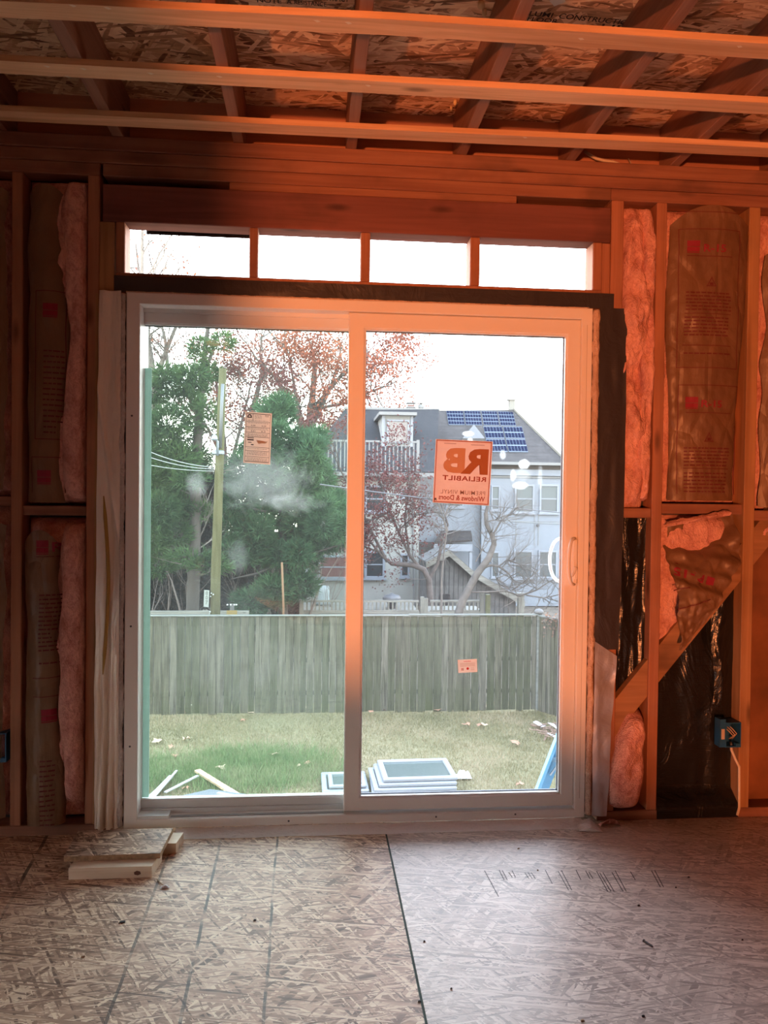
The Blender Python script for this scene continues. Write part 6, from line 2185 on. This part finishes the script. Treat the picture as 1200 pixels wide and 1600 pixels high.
YC = 22
hc = thing('house', 'cream stucco house with dark shingle roof and dormer beyond the fence', 'house', (1.3, 25, GZ))
MB().box(-0.62, 3.22, YC, 28, GZ, 2.20).build('wall', M_CREAM, hc)
e0, e1, r1, r0 = Vector((-0.75, 21.75, 2.05)), Vector((3.75, 21.75, 2.08)), Vector((4.62, 27, 4.76)), Vector((0.95, 27, 4.66))
m_ = MB().hexa([e0, e1, r1, r0, e0 + Vector((0, 0, .09)), e1 + Vector((0, 0, .09)), r1 + Vector((0, 0, .09)), r0 + Vector((0, 0, .09))])
m_.build('roof', M_SHING, hc)
MB().add([tuple(e0), tuple(r0), (0.95, 29, 2.2), (-0.75, 29, 2.2)], [(0, 1, 2, 3)]).build('roof_side', M_SHING, hc)
MB().box(-0.75, 3.8, 21.62, 21.76, 2.00, 2.13).build('gutter', M_TRIMG, hc)
MB().tube([wp(645, 752, 21.95), wp(646, 850, 21.95), wp(647, 958, 21.95)], 0.035, 6).build('downspout', M_TRIMG, hc)
MB().box(0.9, 4.65, 26.9, 27.1, 4.74, 4.83).build('ridge_cap', M_TRIMG, hc)
win(hc, 573, 598, 864, 900, YC, 0.5, 0.08)
win(hc, 628, 637, 868, 899, YC, 0.5, 0.06)
win(hc, 500, 545, 871, 901, YC, 0.5, 0.07, flat('reddish_window', (0.0962, 0.037, 0.0333, 1), 0.3))
win(hc, 573, 600, 762, 797, YC, 0.5, 0.07)
win(hc, 628, 637, 766, 776, YC, 0.5, 0.05)
win(hc, 533, 548, 768, 800, YC, 0.5, 0.05)
# dormer
dm = MB().box(2.12, 3.17, 23.6, 27.0, 2.95, 4.16).build('dormer', flat('dormer_siding', (0.1709, 0.174, 0.1647, 1), 0.8), hc)
a, b = wp(607, 690, 23.6), wp(637, 659, 23.6)
m_ = MB()
framed(m_, a.x - 0.06, b.x + 0.06, a.z - 0.06, b.z + 0.06, 0.06, 0.06, 0.06, 0.06, 23.52, 23.6)
m_.build('dormer_window', M_TRIMW, dm)
MB().box(a.x, b.x, 23.57, 23.585, a.z, b.z).build('dormer_pane', flat('dormer_glass', (0.0888, 0.07992, 0.074, 1), 0.1, 0, 0.6), dm)
MB().box(1.98, 3.28, 23.35, 27.0, 4.16, 4.27).build('dormer_roof', M_TRIMG, hc)
MB().box(2.10, 2.20, 23.57, 23.6, 2.95, 4.16).build('corner_board', M_TRIMW, hc)
MB().box(3.09, 3.18, 23.57, 23.6, 2.95, 4.16).build('corner_board', M_TRIMW, hc)
bal = thing('roof_balcony', 'weathered railing of a roof balcony under the dormer of the cream house', 'railing', (1.5, 22.2, 2.3))
for xx in np.linspace(-0.3, 3.12, 27):
    MB().box(xx - 0.02, xx + 0.02, 21.80, 21.84, 2.15, 3.10).build('baluster', M_TRIMG, bal)
MB().box(-0.35, 3.16, 21.78, 21.86, 3.10, 3.16).build('top_rail', M_TRIMG, bal)
MB().box(3.08, 3.17, 21.77, 21.87, 2.13, 3.2).build('post', M_TRIMG, bal)
ch = MB().box(3.42, 3.66, 27.0, 27.3, 4.6, 4.98).build('chimney', M_BRICKC, hc)
MB().box(3.36, 3.72, 26.95, 27.35, 4.86, 4.90).build('chimney_band', M_TRIMG, ch)
MB().box(3.36, 3.72, 26.95, 27.35, 5.03, 5.06).build('chimney_cap', M_TRIMG, ch)
m_ = MB().lathe((3.93, 27.1, 4.76), [(0.05, 0), (0.05, 0.04), (0.11, 0.08), (0.13, 0.15), (0.10, 0.22), (0.05, 0.24), (0.05, 0.27), (0.14, 0.28), (0.14, 0.30), (0.0, 0.31)], 14)
m_.build('roof_vent', M_TRIMG, hc, smooth=True)

YW = 25
hw = thing('house', 'bluish white house with solar panels on its brown roof beyond the fence', 'house', (7, 28, GZ))
MB().box(5.95, 9.4, YW, 31, GZ, 2.36).build('wall', M_WHITEH, hw)
MB().box(3.23, 5.95, 25.3, 31, GZ, 2.36).build('wall', M_WHITEH, hw)
MB().box(5.9, 9.45, YW - 0.12, YW, 2.20, 2.42).build('cornice', M_WHITEH, hw)
MB().box(5.9, 9.45, YW - 0.06, YW, 2.12, 2.16).build('cornice_line', M_TRIMG, hw)
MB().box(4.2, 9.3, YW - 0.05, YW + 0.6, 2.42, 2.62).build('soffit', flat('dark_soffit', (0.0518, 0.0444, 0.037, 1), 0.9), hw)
f0, f1, f2, f3 = Vector((3.78, 24.6, 2.45)), Vector((9.12, 24.8, 2.62)), Vector((8.18, 29, 5.02)), Vector((4.64, 29, 4.92))
roofn = (f1 - f0).cross(f3 - f0).normalized()
m_ = MB().hexa([f0, f1, f2, f3, f0 + Vector((0, 0, .08)), f1 + Vector((0, 0, .08)), f2 + Vector((0, 0, .08)), f3 + Vector((0, 0, .08))])
m_.build('roof', M_SHINGB, hw)
MB().box(5.4, 9.2, 24.62, 24.74, 2.58, 2.68).build('gutter', M_TRIMG, hw)
MB().add([tuple(f1), (9.4, 31, 2.4), tuple(f2)], [(0, 1, 2)]).build('roof_side', M_SHINGB, hw)
MB().beam(f1 + Vector((0.02, -0.05, 0.10)), f2 + Vector((0.02, 0, 0.10)), 0.16, 0.08).build('rake_board', flat('pale_rake', (0.1554, 0.1406, 0.1073, 1), 0.8), hw)
p = wp(801, 640, 29)
MB().box(p.x - 0.13, p.x + 0.10, 29.0, 29.25, 4.9, 5.55).build('chimney', flat('pale_chimney', (0.1554, 0.148, 0.1258, 1), 0.9), hw)
MB().box(p.x - 0.20, p.x + 0.12, 28.96, 29.3, 5.50, 5.57).build('chimney_cap', flat('pale_chimney_cap', (0.148, 0.1406, 0.1221, 1), 0.9), hw)
M_CELL = flat('solar_cell', (0.0074, 0.01036, 0.02516, 1), 0.7, 0, 0.0)
M_GRIDL = flat('solar_frame', (0.0888, 0.1036, 0.1258, 1), 0.6, 0, 0.1)
up_n = roofn if roofn.z > 0 else -roofn


def solar(q, nu, nv):
    P = [rays(x_, y_, f0 + Vector((0, 0, .08)), roofn) + up_n * 0.05 for x_, y_ in q]
    tl, tr, br_, bl = P
    low = [p - up_n * 0.04 for p in P]
    f = MB().hexa([low[3], low[2], low[1], low[0], P[3], P[2], P[1], P[0]]).build('solar_panel', M_GRIDL, hw)
    m_ = MB()
    g = 0.10
    for i in range(nu):
        for j in range(nv):
            u0, u1 = (i + g * 0.6) / nu, (i + 1 - g * 0.6) / nu
            v0, v1 = (j + g) / nv, (j + 1 - g) / nv
            pt_ = lambda u, v: tl.lerp(tr, u).lerp(bl.lerp(br_, u), v) + up_n * 0.006
            m_.add([pt_(u0, v1), pt_(u1, v1), pt_(u1, v0), pt_(u0, v0)], [(0, 1, 2, 3)])
    m_.build('cells', M_CELL, f, kind='stuff')


solar([(697, 643), (723, 643.4), (726, 665.5), (701, 665)], 6, 4)
solar([(725, 643.4), (750, 643.8), (753, 666), (728, 665.5)], 6, 4)
solar([(752, 644), (776, 644.4), (780, 666.5), (756, 666)], 6, 4)
solar([(778, 644.5), (801, 645), (806, 667), (782, 666.5)], 6, 4)
solar([(755, 668), (784, 668.3), (788, 686.5), (759, 686.5)], 6, 2)
solar([(786, 668.3), (815, 668.6), (820, 687), (790, 686.5)], 6, 2)
solar([(759, 688), (788, 688), (793, 707.5), (764, 707.5)], 6, 2)
solar([(790, 688), (820, 688.3), (825, 708), (795, 707.5)], 6, 2)
m_ = MB()
gm = [rays(x_, y_, f0 + Vector((0, 0, .08)), roofn) + up_n * 0.02 for x_, y_ in ((740, 668), (757, 690), (722, 690))]
m_.add([tuple(g_) for g_ in gm] + [tuple(g_ + up_n * 0.12) for g_ in gm], [(0, 1, 2), (5, 4, 3), (0, 3, 4, 1), (1, 4, 5, 2), (2, 5, 3, 0)])
m_.build('roof_gable', flat('gable_grey', (0.0777, 0.07511, 0.07252, 1), 0.9), hw)
for (a_, b_, c_, d_) in ((806, 832, 760, 799), (845, 870, 760, 799)):
    win(hw, a_, b_, c_, d_, YW, 0.5, 0.07, M_WGLASS2, flat('window_reflecting', (0.085, 0.096, 0.093, 1), 0.3, 0, 0.15) if a_ == 806 else bpy.data.materials['window_reflecting'])
for (a_, b_, c_, d_) in ((805, 830, 863, 901), (843, 868, 863, 901)):
    win(hw, a_, b_, c_, d_, YW, 0.5, 0.07, M_WGLASS2)
win(hw, 769, 779, 761, 795, YW, 0.45, 0.05, M_WGLASS2, bpy.data.materials['window_reflecting'])
win(hw, 769, 778, 864, 900, YW, 0.45, 0.05, M_WGLASS2)
for (a_, b_, c_, d_) in ((699, 722, 752, 790),):
    win(hw, a_, b_, c_, d_, 25.3, 0.5, 0.06, M_WGLASS2)
for px in (806, 835, 841):
    p = wp(px, 830, YW)
    MB().box(p.x - 0.012, p.x + 0.012, YW - 0.012, YW, 0.0 - 0.4, 0.75).build('siding_seam', M_TRIMG, hw)
for py in (815, 910):
    p = wp(840, py, YW)
    MB().box(7.1, 9.4, YW - 0.012, YW, p.z - 0.008, p.z + 0.008).build('siding_seam', M_TRIMG, hw)
p = wp(840, 821, YW)
MB().tube([(p.x, YW - 0.10, p.z), (p.x, YW, p.z)], 0.05, 10).build('wall_lamp', flat('wall_lamp_dark', (0.037, 0.037, 0.0407, 1), 0.5), hw)
# porch in the recess
m_ = MB()
pa, pb, pc, pd = wp(678, 850, 24.2), wp(738, 846, 24.2), wp(736, 832, 25.3), wp(690, 832, 25.3)
m_.hexa([pa, pb, pc, pd] + [q + Vector((0, 0, 0.07)) for q in (pa, pb, pc, pd)])
m_.build('porch_roof', M_SHINGB, hw)
MB().box(pa.x, pb.x, 24.15, 24.2, pa.z - 0.25, pa.z).build('porch_fascia', M_TRIMW, hw)
MB().box(pb.x - 0.1, pb.x, 24.2, 24.3, GZ, pa.z - 0.2).build('porch_post', M_TRIMW, hw)
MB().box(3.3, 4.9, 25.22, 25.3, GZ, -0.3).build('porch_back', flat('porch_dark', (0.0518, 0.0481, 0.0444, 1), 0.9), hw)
MB().box(4.55, 5.1, 25.18, 25.22, -1.75, -0.75).build('porch_window', M_TRIMW, hw)
MB().box(4.61, 5.04, 25.16, 25.19, -1.65, -0.85).build('porch_pane', M_WGLASS, hw)
